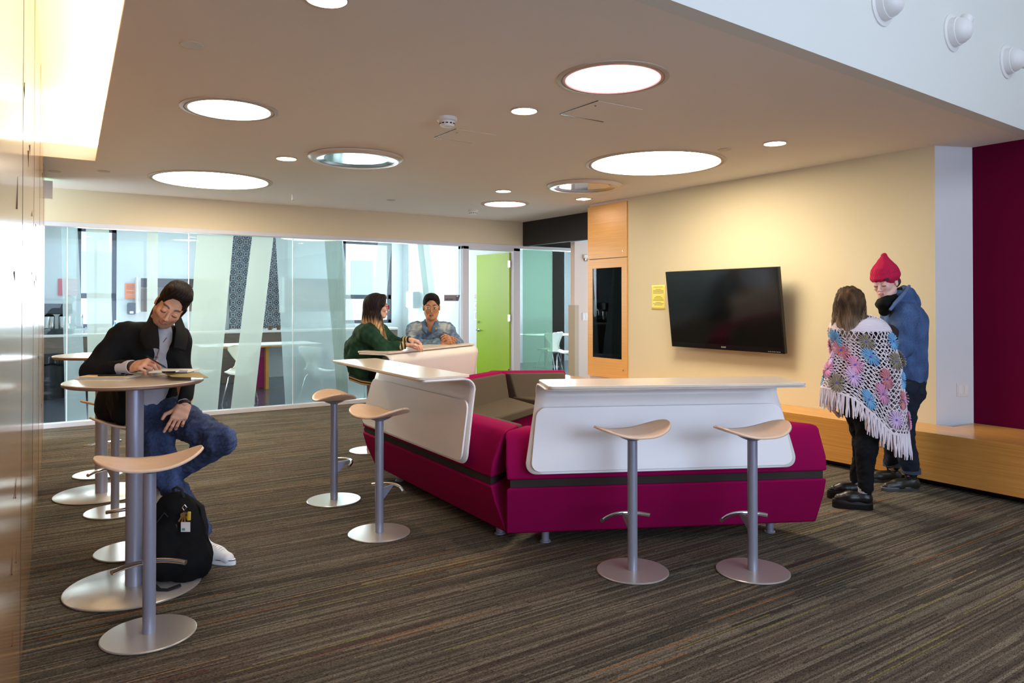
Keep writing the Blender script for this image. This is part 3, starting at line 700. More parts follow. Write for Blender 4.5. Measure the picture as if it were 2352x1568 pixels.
# perforated screen
def screen_mat():
    m = mat('patterned_screen', (120, 126, 134), .6); n, l = nm(m); b_ = n['Principled BSDF']
    tc = n.new('ShaderNodeTexCoord'); sp = n.new('ShaderNodeSeparateXYZ'); l.new(tc.outputs['Object'], sp.inputs[0])
    def M_(op, a, b=None):
        q = n.new('ShaderNodeMath'); q.operation = op
        for i, v in enumerate((a, b)):
            if v is None: continue
            if isinstance(v, (int, float)): q.inputs[i].default_value = v
            else: l.new(v, q.inputs[i])
        return q.outputs[0]
    c = .115
    def cellc(s): return M_('SUBTRACT', M_('FRACT', M_('DIVIDE', s, c)), .5)
    fx, fz = cellc(sp.outputs[0]), cellc(sp.outputs[2])
    r = M_('SQRT', M_('ADD', M_('MULTIPLY', fx, fx), M_('MULTIPLY', fz, fz)))
    ix = M_('FLOOR', M_('DIVIDE', sp.outputs[0], c)); iz = M_('FLOOR', M_('DIVIDE', sp.outputs[2], c))
    par = M_('ABSOLUTE', M_('MODULO', M_('ADD', ix, iz), 2))
    ring = M_('MULTIPLY', M_('GREATER_THAN', r, .26), M_('LESS_THAN', r, .42)); dot = M_('LESS_THAN', r, .15)
    sq = M_('GREATER_THAN', M_('MAXIMUM', M_('ABSOLUTE', fx), M_('ABSOLUTE', fz)), .40)
    a = M_('MAXIMUM', ring, M_('MULTIPLY', dot, par)); bq = M_('MAXIMUM', M_('MULTIPLY', sq, M_('SUBTRACT', 1, par)), dot)
    k_ = M_('MAXIMUM', M_('MULTIPLY', a, par), M_('MULTIPLY', M_('MAXIMUM', bq, M_('MULTIPLY', ring, .5)), M_('SUBTRACT', 1, par)))
    mx = n.new('ShaderNodeMix'); mx.data_type = 'RGBA'; mx.inputs[6].default_value = (*lin((150, 158, 166)), 1); mx.inputs[7].default_value = (*lin((38, 40, 46)), 1)
    l.new(k_, mx.inputs[0]); l.new(mx.outputs[2], b_.inputs['Base Color']); return m
a, b_ = spanV(530, 664, 14.3)
zt_, zb_ = atV(600, 535, 14.3).z, atV(600, 744, 14.3).z
t = thing('patterned_screen', 'tall panel with a dark dot and ring pattern standing on the kitchen counter', 'decorative panel', (a, 14.36, .94))
MB().box((0, 0, .02), (b_-a, .03, min(2.88, zt_)-.94)).obj('patterned_face', screen_mat(), t, smooth=0)
MB().box((0, -.01, 0), (b_-a, .045, .02)).obj('foot_rail', 'whiteplastic', t, smooth=0)
def onwall(px0, py0, px1, py1, v=KB):
    p, q = atV(px0, py0, v), atV(px1, py1, v); return p.x, q.x, q.z, p.z
def poster(lb, nm_, rect, m_, items, cat='poster', v=KB):
    a, b_, z0, z1 = onwall(*rect, v=v); t = thing(nm_, lb, cat, (a, v, z0)); w_, h_ = b_-a, z1-z0
    MB().box((0, -.004, 0), (w_, 0, h_)).obj('sheet', m_, t, smooth=0)
    return t, w_, h_
t, w_, h_ = poster('orange printed notice on the kitchen wall beside the soap dispenser', 'notice', (287, 650, 316, 686), mat('orange_paper', (240, 140, 80), .8), None, 'notice')
m = MB()
for k, f in enumerate((.1, .17, .24, .31, .38, .55, .62)): m.box((w_*.12, -.0055, h_*(1-f)-.004), (w_*(.88 if k % 3 else .7), -.0045, h_*(1-f)+.004))
m.obj('printed_lines', mat('rust_ink', (170, 80, 40), .8), t, smooth=0)
t, w_, h_ = poster('red poster with pale characters on the kitchen wall left of the window', 'poster', (133, 640, 178, 679), mat('red_poster', (196, 80, 84), .7), None)
m = MB(); m.box((w_*.42, -.0055, h_*.40), (w_*.60, -.0045, h_*.44)); m.box((w_*.42, -.0055, h_*.6), (w_*.60, -.0045, h_*.64)); m.box((w_*.44, -.0055, h_*.8), (w_*.58, -.0045, h_*.84)); m.box((w_*.49, -.0055, h_*.40), (w_*.53, -.0045, h_*.84))
m.box((w_*.72, -.0055, h_*.30), (w_*.95, -.0045, h_*.36)); m.box((w_*.72, -.0055, h_*.5), (w_*.95, -.0045, h_*.56)); m.obj('printed_characters', 'paper', t, smooth=0)
a, b_, z0, z1 = onwall(291, 695, 310, 722)
t = thing('soap_dispenser', 'dark translucent soap dispenser on the kitchen wall', 'soap dispenser', ((a+b_)/2, KB, (z0+z1)/2))
m = MB(); m.prism(roundrect(b_-a, z1-z0, .03), lambda p, k: (p[0], -.11*k, p[1])); m.obj('case', mat('dispenser_grey', (60, 66, 72), .2), t, bevel=.01)
MB().box((-.03, -.12, -(z1-z0)/2+.02), (.03, -.08, -(z1-z0)/2+.06)).obj('push_bar', 'whiteplastic', t, bevel=.004)
# coffee urns, sink tap, bins
p = atV(130, 762, 14.1)
t = thing('coffee_brewer', 'black and steel coffee brewer on the kitchen counter at the far left', 'coffee machine', (p.x, 14.12, .94))
MB().box((-.22, -.16, 0), (.22, .2, .09)).obj('base', 'tvblack', t, bevel=.01)
MB().box((-.22, -.16, .33), (.22, .2, .50)).obj('brew_head', 'tvblack', t, bevel=.01)
for x in (-.11, .11): MB().lathe([(.085, .09), (.09, .12), (.09, .29), (.06, .325), (.001, .33)], 24, c=(x, 0, 0)).obj('urn', 'chrome', t)
p = atV(190, 755, 14.1); t = thing('tap', 'chrome gooseneck tap at the kitchen sink below the left window', 'tap', (p.x, 14.12, .94))
MB().tube([(0, .1, 0), (0, .1, .25)]+[(0, .1-.09*(1-math.cos(a_)), .25+.09*math.sin(a_)) for a_ in [k*PI/8 for k in range(1, 9)]]+[(0, -.08, .2)], .014, 12).obj('spout', 'chrome', t)
MB().tube([(.05, .1, 0), (.05, .1, .07), (.05, .03, .10)], .010, 10).obj('lever', 'chrome', t)
p = atV(268, 750, 14.0); t = thing('dish_soap_bottle', 'small blue bottle at the kitchen sink', 'bottle', (p.x-.02, 14.0, .94))
MB().lathe([(.001, 0), (.035, 0), (.035, .13), (.012, .17), (.012, .19), (.001, .19)], 20).obj('body', mat('blue_bottle', (70, 150, 190), .3), t); MB().lathe([(.016, .19), (.016, .215), (.001, .215)], 14).obj('cap', 'whiteplastic', t)
for x_, lb in ((116, 'left of the two black bag lined bins under the kitchen counter'), (212, 'right of the two black bag lined bins under the kitchen counter')):
    p = atZ(x_, 905, 0); t = thing('waste_bin', lb, 'bin', (atV(x_, 800, 13.2).x, 13.2, 0), 0, 'kitchen bins')
    MB().lathe([(.001, 0), (.20, 0), (.24, .66), (.235, .66), (.196, .01), (.001, .01)], 28).obj('bucket', mat('bin_black', (22, 24, 30), .35), t)
    m = MB(); m.grid(lambda a, b: ((.246+.012*math.sin(a*2*PI*14)*b)*math.cos(a*2*PI), (.246+.012*math.sin(a*2*PI*14)*b)*math.sin(a*2*PI), .67-.16*b-.012*math.sin(a*2*PI*5)*b), 120, 4); m.obj('bag_liner', mat('bag_black', (16, 18, 24), .2), t, smooth=60, solid=.003)
for x_, lb in ((620, 'left of the two small brown mugs on the kitchen counter'), (640, 'right of the two small brown mugs on the kitchen counter')):
    p = atV(x_, 757, 14.0); t = thing('mug', lb, 'mug', (p.x, 14.0, .94), 0, 'mugs on the kitchen counter')
    MB().lathe([(.001, 0), (.034, 0), (.038, .08), (.034, .08), (.031, .008), (.001, .008)], 20).obj('cup', mat('mug_brown', (90, 60, 44), .4), t)
    MB().tube([(.036, 0, .065), (.06, 0, .055), (.06, 0, .03), (.035, 0, .02)], .005, 8).obj('handle', mat('mug_brown', (90, 60, 44), .4), t)
# side wall items (wall at u = 6.86)
def onside(px0, py0, px1, py1, u=6.855):
    p, q = atU(px0, py0, u), atU(px1, py1, u); return q.y, p.y, q.z, p.z
v0, v1, z0, z1 = onside(943, 670, 975, 706)
t = thing('towel_dispenser', 'dark translucent paper towel dispenser on the pale kitchen side wall', 'towel dispenser', (6.855, (v0+v1)/2, (z0+z1)/2), PI/2)
MB().prism(roundrect(.34, z1-z0, .03), lambda p, k: (p[0], .02+.16*k, p[1])).obj('case', mat('smoke_blue', (62, 84, 96), .2), t, bevel=.012)
MB().box((-.12, .05, -(z1-z0)/2-.02), (.12, .16, -(z1-z0)/2)).obj('outlet', 'tvblack', t, smooth=0)
for i, (r_, lb) in enumerate(((( 1088, 672, 1096, 690), 'uppermost white paper on the wall beside the lime door'), ((1090, 695, 1097, 708), 'middle white paper on the wall beside the lime door'), ((1090, 714, 1098, 735), 'lowest white paper on the wall beside the lime door'))):
    v0, v1, z0, z1 = onside(*r_); t = thing('wall_paper_note', lb, 'notice', (6.856, v0, z0), 0, 'papers beside the lime door')
    MB().box((-.004, 0, 0), (0, v1-v0, z1-z0)).obj('sheet', 'paper', t, smooth=0)
    m = MB()
    for k in range(5): m.box((-.0052, (v1-v0)*.15, (z1-z0)*(.2+.14*k)), (-.0044, (v1-v0)*.8, (z1-z0)*(.24+.14*k)))
    m.obj('printed_lines', 'ink', t, smooth=0)
# white shell chairs
M['shell'] = mat('chair_shell_cream', (236, 232, 218), .35)
def make_chair(lb):
    t = thing('shell_chair', lb, 'chair', group='white shell chairs behind the glass')
    prof = [(.22, .425), (.20, .45), (.10, .448), (0, .44), (-.10, .44), (-.17, .46), (-.205, .52), (-.22, .60), (-.235, .68), (-.25, .76), (-.262, .81), (-.268, .83)]
    wid = [.13, .19, .205, .21, .20, .17, .105, .085, .15, .205, .20, .12]
    def fn(a, b):
        q = b*(len(prof)-1); i = min(int(q), len(prof)-2); f = q-i; f = f*f*(3-2*f)*.5+f*.5
        y = prof[i][0]*(1-f)+prof[i+1][0]*f; z = prof[i][1]*(1-f)+prof[i+1][1]*f; w_ = wid[i]*(1-f)+wid[i+1]*f
        x = (2*a-1); e = .02*x*x
        return (x*w_, y+(e*1.5 if b > .5 else 0), z+(e if b < .5 else 0))
    MB().grid(fn, 14, 44).obj('shell', 'shell', t, smooth=70, solid=.012)
    for sx in (-1, 1):
        for sy in (-1, 1):
            MB().tube([(sx*.05, sy*.05, .425), (sx*.12, sy*.10, .41), (sx*.15, sy*.13, .38), (sx*.22, sy*.22, 0)], .009, 10).obj('leg', 'chrome', t)
    return t
ch = None
for (px, py, a, lb) in [(448, 925, 200, 'white shell chair seen through the glass right behind the seated man'), (552, 925, 160, 'white shell chair turned left, before the slanted frosted band'),
        (735, 922, -60, 'white shell chair behind the frosted band, right of the kitchen table'), (862, 905, -90, 'white shell chair partly behind the woman in the green jacket'),
        (1284, 858, 180, 'white shell chair in the meeting room, nearest the corridor wall'), (1262, 850, 30, 'white shell chair in the meeting room by the green glass')]:
    p = atZ(px, py, 0)
    if ch is None: ch = make_chair(lb); ch.location = p; ch.rotation_euler.z = math.radians(a); ch.location.z = -.002
    else: copy_tree(ch, (p.x, p.y, -.002), math.radians(a), lb)
def long_table(px0, px1, pyf, lb, grp):
    p0, p1 = atZ(px0, pyf, 0), atZ(px1, pyf, 0); p1 = Vector((p1.x, p0.y, 0)); L = p1.x-p0.x
    t = thing('kitchen_table', lb, 'table', (p0.x, p0.y, 0), 0)
    MB().box((0, -.1, .735), (L, .75, .752)).obj('tabletop', 'white', t, smooth=0, bevel=.002)
    MB().box((.002, -.098, .712), (L-.002, .748, .735)).obj('edge', 'oak', t, smooth=0)
    return t, L
t, L = long_table(440, 800, 905, 'long white kitchen table with oak edge and magenta leg panel', None)
for f in (.44, .56): MB().box((L*f, 0, 0), (L*f+.05, .65, .712)).obj('leg', 'oak', t, smooth=0)
MB().box((L*.44+.05, .1, .02), (L*.56, .13, .712)).obj('leg_panel', 'magenta', t, smooth=0)
p = atZ(1262, 846, 0)
t = thing('meeting_table', 'white round table in the meeting room beyond the corridor', 'table', (p.x+.2, p.y+.4, 0))
MB().lathe([(.001, .715), (.62, .715), (.64, .725), (.64, .738), (.001, .74)], 64).obj('tabletop', 'white', t)
MB().lathe([(.30, 0), (.30, .012), (.05, .02), (.04, .03), (.04, .715)], 32).obj('pedestal', 'silver', t)
# ================================================================== figures: smooth-blended surfaces
FWH = Vector((math.sin(YAW), math.cos(YAW), 0)); ZZ = Vector((0, 0, 1))
class Blob:
    def __init__(s, lo, hi, h):
        s.lo = np.array(lo, float); s.h = h; s.n = np.maximum(np.ceil((np.array(hi, float)-s.lo)/h).astype(int)+1, 4)
        s.a = np.full(s.n, .5, np.float32); s.bend = None
    def _sl(s, lo, hi):
        i0 = np.clip(np.floor((lo-s.lo)/s.h).astype(int), 0, s.n-1); i1 = np.clip(np.ceil((hi-s.lo)/s.h).astype(int)+1, 1, s.n)
        if (i1 <= i0).any(): return None, None
        ax = [s.lo[k]+s.h*np.arange(i0[k], i1[k]) for k in range(3)]
        X, Y, Z_ = np.meshgrid(*ax, indexing='ij', sparse=False)
        return tuple(slice(i0[k], i1[k]) for k in range(3)), np.stack([X, Y, Z_], -1)
    def _put(s, sl, d, k, op):
        a = s.a[sl]; d = d.astype(np.float32)
        if op == 'u':
            t = np.clip(.5+.5*(a-d)/k, 0, 1); s.a[sl] = a*(1-t)+d*t-k*t*(1-t)
        else:
            d = -d; t = np.clip(.5+.5*(d-a)/k, 0, 1); s.a[sl] = a*(1-t)+d*t+k*t*(1-t)
        return s
    def cap(s, a, b, ra, rb=None, k=.02, flat=None, op='u'):
        a = np.array(a, float); b = np.array(b, float); rb = ra if rb is None else rb; m = max(ra, rb)*1.05+k+s.h*3
        if flat: m *= max(1, flat[1])
        sl, P = s._sl(np.minimum(a, b)-m, np.maximum(a, b)+m)
        if sl is None: return s
        ab = b-a; q = P-a; t = np.clip((q@ab)/max(ab@ab, 1e-9), 0, 1); r = q-t[..., None]*ab
        if flat:
            n = np.array(flat[0], float); n /= np.linalg.norm(n); r = r+(r@n)[..., None]*n*(1/flat[1]-1)
        return s._put(sl, np.sqrt((r*r).sum(-1))-(ra+(rb-ra)*t), k, op)
    def ell(s, c, r, R=None, k=.02, op='u'):
        c = np.array(c, float); r = np.array(r if hasattr(r, '__len__') else (r, r, r), float); m = r.max()+k+s.h*3
        sl, P = s._sl(c-m, c+m)
        if sl is None: return s
        q = P-c
        if R is not None: q = q@np.array(R)          # columns of R = local axes
        k0 = np.sqrt(((q/r)**2).sum(-1)); k1 = np.sqrt(((q/(r*r))**2).sum(-1))+1e-9
        return s._put(sl, k0*(k0-1)/k1, k, op)
    def chain(s, pts, rs, k=.02, flat=None):
        for i in range(len(pts)-1): s.cap(pts[i], pts[i+1], rs[i], rs[i+1], k, flat)
        return s
    def mesh(s):
        a = s.a; ins = a < 0; nx, ny, nz = a.shape
        c = np.zeros((nx-1, ny-1, nz-1), np.uint8)
        for dx in (0, 1):
            for dy in (0, 1):
                for dz in (0, 1): c += ins[dx:nx-1+dx, dy:ny-1+dy, dz:nz-1+dz]
        act = (c > 0) & (c < 8); I = np.argwhere(act); idx = -np.ones(c.shape, np.int64); idx[act] = np.arange(len(I))
        acc = np.zeros((len(I), 3)); cnt = np.zeros(len(I))
        E = [((0,0,0),(1,0,0)),((0,1,0),(1,1,0)),((0,0,1),(1,0,1)),((0,1,1),(1,1,1)),((0,0,0),(0,1,0)),((1,0,0),(1,1,0)),((0,0,1),(0,1,1)),((1,0,1),(1,1,1)),((0,0,0),(0,0,1)),((1,0,0),(1,0,1)),((0,1,0),(0,1,1)),((1,1,0),(1,1,1))]
        for p, q in E:
            p = np.array(p); q = np.array(q); ip = I+p; iq = I+q
            va = a[ip[:,0], ip[:,1], ip[:,2]]; vb = a[iq[:,0], iq[:,1], iq[:,2]]; m = (va < 0) != (vb < 0)
            t = np.where(m, va/(va-vb+1e-12), 0); acc[m] += (ip+t[:, None]*(q-p))[m]; cnt[m] += 1
        V = s.lo+s.h*acc/cnt[:, None]; F = []
        for ax in range(3):
            sh = [slice(None)]*3; s1 = list(sh); s0 = list(sh); s0[ax] = slice(0, -1); s1[ax] = slice(1, None)
            ch = ins[tuple(s0)] != ins[tuple(s1)]; J = np.argwhere(ch); o = [k for k in range(3) if k != ax]
            ok = (J[:, o[0]] > 0) & (J[:, o[1]] > 0) & (J[:, o[0]] < a.shape[o[0]]-1) & (J[:, o[1]] < a.shape[o[1]]-1); J = J[ok]
            def cell(d0, d1):
                K = J.copy(); K[:, o[0]] -= d0; K[:, o[1]] -= d1; return idx[K[:,0], K[:,1], K[:,2]]
            Q = np.stack([cell(1,1), cell(0,1), cell(0,0), cell(1,0)], 1)
            flip = ins[J[:,0], J[:,1], J[:,2]]
            if ax == 1: flip = ~flip
            Q[~flip] = Q[~flip][:, ::-1]; F.append(Q)
        return V, np.concatenate(F)
def wob(P, seed, f, amp, stretch=(1, 1, 1), n=7):
    r = np.random.RandomState(seed); out = np.zeros(len(P)); Q = P*np.array(stretch)
    for i in range(n):
        d = r.normal(size=3); d /= np.linalg.norm(d); ff = f*(.6+1.2*r.rand()); out += np.sin(Q@d*ff*2*PI+r.rand()*6.28+1.5*np.sin(Q@np.roll(d, 1)*ff*3))
    return amp*out/math.sqrt(n)
def vnorm(V, F):
    n = np.cross(V[F[:, 2]]-V[F[:, 0]], V[F[:, 3]]-V[F[:, 1]]); N = np.zeros_like(V)
    for k in range(4): np.add.at(N, F[:, k], n)
    return N/(np.linalg.norm(N, axis=1)[:, None]+1e-12)
def lin_np(c):
    c = np.asarray(c, float)/255; return np.where(c <= .04045, c/12.92, ((c+.055)/1.055)**2.4)
M['skinv'] = vcol('skin_painted', .5, .35); M['skinv'].node_tree.nodes['Principled BSDF'].inputs['Subsurface Weight'].default_value = .12
M['skinv'].node_tree.nodes['Principled BSDF'].inputs['Subsurface Radius'].default_value = (.02, .008, .004)
M['cloth'] = vcol('cloth_painted', .85, .15, .25, 600); M['hairv'] = vcol('hair_painted', .7, .18); M['shoev'] = vcol('shoe_painted', .35, .5)
def make(parts, name, m, parent=None, tag_=None):
    """parts: list of (V, F, rgb array) joined in one mesh"""
    Vs, Fs, Cs, o = [], [], [], 0
    for V, F, C_ in parts:
        Vs.append(V); Fs.append(F+o); o += len(V); Cs.append(np.broadcast_to(np.asarray(C_, float), (len(V), 3)))
    V = np.concatenate(Vs); F = np.concatenate(Fs); C_ = lin_np(np.concatenate(Cs))
    me = bpy.data.meshes.new(name); me.from_pydata(V.tolist(), [], F.tolist())
    at = me.color_attributes.new('tint', 'FLOAT_COLOR', 'POINT'); at.data.foreach_set('color', np.concatenate([C_, np.ones((len(V), 1))], 1).astype(np.float32).ravel())
    me.polygons.foreach_set('use_smooth', [True]*len(me.polygons)); me.materials.append(M[m])
    ob = bpy.data.objects.new(name, me); COL.objects.link(ob)
    if parent: ob.parent = parent
    return ob
def done(b, col, folds=None, X=None, colf=None, seedcol=0):
    V, F = b.mesh()
    if folds:
        N = vnorm(V, F)
        for (seed, f, amp, st) in folds: V = V+N*wob(V, seed, f, amp, st)[:, None]
    C_ = np.broadcast_to(np.asarray(col, float), (len(V), 3)).copy()
    if colf is not None: C_ = colf(V, C_)
    if X is not None:
        A_ = np.array(X); V = V@A_[:3, :3].T+A_[:3, 3]
    return V, F, C_
def frame(pos, f, u, scale=1.0):
    """local y = facing, z = up, x = to the subject's left-hand side mirrored so that x grows to the viewer's left when facing the viewer"""
    f = Vector(f).normalized(); u = Vector(u); u = (u-f*u.dot(f)).normalized(); x = f.cross(u)
    m = Matrix((x, f, u)).transposed().to_4x4()*1.0
    m = Matrix.Translation(pos) @ m @ Matrix.Scale(scale, 4); return m
def head(X, skin, brow, lip=(170, 96, 88), eyes='open', gaze=0, stubble=None, fem=0, mouth=0, neck=.14):
    b = Blob((-.11, -.14, -.11-neck), (.11, .15, .14), .0031)
    b.ell((0, -.012, .035), (.073, .092, .083)).ell((0, .026, -.032), (.057-.004*fem, .058, .078), k=.03)
    b.ell((0, .024, -.074), (.046-.006*fem, .05, .036), k=.025).ell((0, .064, -.098), (.019-.003*fem, .017, .016), k=.025)
    for sx in (-1, 1):
        b.ell((sx*.036, .054, -.028), (.024, .024, .02), k=.02).cap((sx*.052, .0, -.05), (sx*.028, .05, -.092), .018, .014, k=.025)
        b.ell((sx*.031, .102, -.004), (.021, .022, .013), k=.012, op='s')
    b.cap((-.034, .074, .016), (.034, .074, .016), .012, k=.014)
    b.cap((0, .082, .006), (0, .102, -.036), .0070, .0088, k=.010).ell((0, .102, -.039), (.0095, .010, .008), k=.006)
    for sx in (-1, 1):
        b.ell((sx*.0105, .094, -.042), (.0066, .008, .0062), k=.005)
        b.ell((sx*.031, .0765, -.004), .0135, k=.003)
        if eyes == 'down': b.ell((sx*.031, .0775, -.001), (.0150, .0148, .0125), k=.003)
        else: b.ell((sx*.031, .0765, .004), (.0152, .0145, .0095), k=.003)
        b.ell((sx*.031, .0755, -.0115), (.0145, .0125, .0055), k=.005)
        b.ell((sx*.075, -.006, -.006), (.009, .017, .029), k=.008); b.ell((sx*.084, -.002, -.004), (.006, .009, .017), k=.005, op='s')
    b.cap((-.019, .082, -.0645), (0, .0905, -.0625), .0042, .0052+.001*fem, k=.007).cap((.019, .082, -.0645), (0, .0905, -.0625), .0042, .0052+.001*fem, k=.007)
    b.cap((-.016, .082, -.0715-mouth), (0, .0885, -.0725-mouth), .0045, .0060, k=.007).cap((.016, .082, -.0715-mouth), (0, .0885, -.0725-mouth), .0045, .0060, k=.007)
    b.cap((-.016, .0905, -.0675-mouth/2), (.016, .0905, -.0675-mouth/2), .0011+mouth*.45, k=.003, op='s')
    b.cap((0, -.022, -.05), (0, -.040, -.10-neck+.03), .050-.006*fem, .056-.006*fem, k=.03)
    def cf(V, C_):
        x, y, z = V.T; ax = abs(x)
        C_ *= (1+.05*np.sin(x*90)*np.sin(z*80))[:, None]
        if stubble is not None:
            m = (z < -.045) & (y > .0) & (z > -.125) & (ax < .066)
            w = np.clip((-.040-z)/.02, 0, 1)*m*.45; C_ = C_*(1-w[:, None])+np.array(stubble)*w[:, None]
        m = (ax < .036) & (y > .06) & (ax > .0) & (z < -.02) & (z > -.045) & (ax > .02); C_[m] = C_[m]*.85+np.array((215, 110, 96))*.15
        w = np.clip((.0225-ax)/.005, 0, 1)*(y > .076)*np.clip((-.0570-z)/.003, 0, 1)*np.clip((z+.0785+mouth)/.003, 0, 1); w = (w*.6)[:, None]; C_ = C_*(1-w)+np.array(lip)*w
        m = (ax < .017) & (y > .07) & (z < -.0655) & (z > -.0695-mouth) & (y < .0885); C_[m] = (96, 48, 44) if mouth < .004 else (225, 210, 205)
        bz = .0235+.006*np.sin(np.clip((ax-.012)/.042, 0, 1)*PI)-.05*np.clip(ax-.045, 0, 1)
        w = np.clip((ax-.010)/.005, 0, 1)*np.clip((.054-ax)/.008, 0, 1)*(y > .05)*np.clip(1.5-abs(z-bz+.003)/(.0042-.0016*np.clip((ax-.03)/.025, 0, 1)-.0008*fem), 0, 1); w = (np.clip(w, 0, 1)*.8)[:, None]; C_ = C_*(1-w)+np.array(brow)*w
        for sx in (-1, 1):
            d = np.stack([x-sx*.031, y-.0765, z+.004], 1); r = np.linalg.norm(d, axis=1); an = np.hypot(d[:, 0]-gaze*.006, d[:, 2]+.0005)
            if eyes == 'open':
                m = (r < .0145) & (d[:, 1] > .004) & (d[:, 2] < .0048) & (d[:, 2] > -.0062) & (abs(d[:, 0]) < .0125); C_[m] = (228, 222, 215); C_[m & (an < .0052)] = (50, 34, 26)
                m = (abs(d[:, 2]-.0062) < .0018) & (abs(d[:, 0]) < .014) & (d[:, 1] > .004); C_[m] = np.array(brow)*.8
            else:
                m = (abs(d[:, 2]+.0075) < .0024) & (abs(d[:, 0]) < .0135) & (d[:, 1] > .002); C_[m] = np.array(brow)*.9
        return np.clip(C_, 0, 255)
    return done(b, skin, X=X, colf=cf)
def hand(X, skin, curl=(.4, .5, .6, .7), thumb=.5, side=1, spread=.05):
    """wrist at origin, fingers towards +x, palm facing -z, thumb on side*y"""
    b = Blob((-.05, -.09, -.09), (.21, .09, .05), .003)
    b.cap((-.045, 0, 0), (.0, 0, 0), .026, .025, k=.02, flat=((0, 0, 1), .75))
    for i in range(4):
        y = side*(.030-.0205*i); b.cap((.0, y*.6, 0), (.085-.004*i*i*.6, y, .002), .016, .0125, k=.014)
    L = [(.040, .026, .020), (.044, .029, .022), (.041, .027, .021), (.032, .021, .019)]
    for i in range(4):
        y = side*(.030-.0205*i); p = np.array((.085-.004*i*i*.6, y, .002)); a = 0; c = curl[i]; ya = side*(1.5-i)*spread
        r = .0090 if i < 3 else .0078
        for j, l in enumerate(L[i]):
            a += c*(.75, 1.15, .8)[j]; q = p+l*np.array((math.cos(a)*math.cos(ya), math.sin(ya), -math.sin(a))); b.cap(p, q, r*(1.03-.06*j), r*(.97-.07*j), k=.003); b.ell(p, r*1.07, k=.003); p = q
    p = np.array((.018, side*.026, -.004)); b.cap(p, p+np.array((.028, side*.018, -.012)), .017, .0125, k=.015); p = p+np.array((.028, side*.018, -.012))
    q = p+np.array((.028*math.cos(thumb), side*.030*(1-thumb*.5), -.030*math.sin(thumb))); b.cap(p, q, .012, .0105, k=.004)
    q2 = q+np.array((.026, side*(.010-.028*thumb), -.010)); b.cap(q, q2, .0102, .0085, k=.003)
    def cf(V, C_):
        C_ *= (1+.04*np.sin(V[:, 0]*160))[:, None]; m = V[:, 0] > .088; C_[m] = C_[m]*.94+np.array((205, 110, 90))*.06; return C_
    return done(b, skin, X=X, colf=cf)
def hframe(w, d, palm):
    """w wrist position, d finger direction, palm = direction the palm faces"""
    d = Vector(d).normalized(); z = -Vector(palm); z = (z-d*z.dot(d)).normalized(); y = z.cross(d)
    return Matrix.Translation(w) @ Matrix((d, y, z)).transposed().to_4x4()
def bounds(pts, m):
    A_ = np.array([tuple(p) for p in pts]); return A_.min(0)-m, A_.max(0)+m
def shoe(name, parent, heel, toe, up_h=.10, upper=(240, 238, 235), sole=(245, 245, 245), stripe=(40, 40, 60), laces=True, thick=.028):
    heel = Vector(heel); toe = Vector(toe); d = toe-heel; L = d.length; d.normalize()
    X = Matrix.Translation(heel) @ Matrix((d, ZZ.cross(d), ZZ)).transposed().to_4x4()
    b = Blob((-.05, -.08, -.02), (L+.05, .08, up_h+.07), .004); fl = ((0, 0, 1), .9)
    b.cap((.035, 0, .045), (L*.55, 0, .040), .036, .040, k=.02).cap((L*.55, 0, .040), (L-.045, -.004, .030), .041, .034, k=.02)
    b.cap((.04, 0, .05), (.05, 0, up_h), .037, .036, k=.02).cap((.06, 0, up_h*.9), (L*.62, 0, .05), .030, .030, k=.03)
    b.ell((.045, 0, up_h+.035), (.034, .030, .03), k=.01, op='s')
    b.cap((.0, 0, -.05), (L, 0, -.05), .053, k=.002, op='s')
    def cf(V, C_):
        if laces:
            x, y, z = V.T; m = (z > .062) & (abs(y) < .016) & (x > L*.25) & (x < L*.72) & (np.sin(x*420) > -.1); C_[m] = (250, 250, 250); C_[(z > .055) & (abs(y) < .02) & (x > L*.25) & (x < L*.72) & (np.sin(x*420) <= -.1)] = np.array(upper)*.82
            C_[(x > L*.78) & (z > .03)] = np.array(upper)*1.02
        return np.clip(C_, 0, 255)
    ob = make([done(b, upper, X=X, colf=cf)], name, 'shoev', parent)
    m = MB(); n = 40; ring = []
    for i in range(n):
        a = 2*PI*i/n; c = math.cos(a); s_ = math.sin(a); ring.append((L/2+c*(L/2+.004), s_*(.041+.006*c)*(1-.10*(1-c)/2)*(1 if abs(c) < .8 else 1)))
    rr = lambda k: [X @ Vector((L/2+(x-L/2)*(1.0, 1.01, .985)[k] , y*(1.0, 1.03, .97)[k], (0, thick*.5, thick)[k])) for x, y in ring]
    vs = rr(0)+rr(1)+rr(2); fs = [tuple(range(n-1, -1, -1)), tuple(range(2*n, 3*n))]+[(q*n+i, q*n+(i+1) % n, (q+1)*n+(i+1) % n, (q+1)*n+i) for q in range(2) for i in range(n)]
    m.add(vs, fs); so = m.obj('sole', mat('sole', sole, .5), ob, smooth=50)
    if stripe:
        m = MB(); rs = [X @ Vector((L/2+(x-L/2)*1.002, y*1.01, thick*.98)) for x, y in ring]; m.tube(rs+[rs[0]], .0022, 6, cap=False); m.obj('sole_stripe', mat('sole_line', stripe, .5), ob)
    return ob
def strands(name, parent, roots, mcol, r=.004):
    """tapered hair locks: list of (path points, rgb start, rgb end)"""
    parts = []
    for path, c0, c1, rad in roots:
        m = MB(); n = len(path); m.tube(path, [rad*(1-.75*(i/(n-1))**2) for i in range(n)], 6)
        V = np.array(m.v); F4 = [f if len(f) == 4 else None for f in m.f]; F = np.array([f for f in m.f if len(f) == 4])
        t = np.repeat(np.linspace(0, 1, n), 6)[:, None]; parts.append((V, F, np.array(c0)*(1-t)+np.array(c1)*t))
    return make(parts, name, mcol, parent)

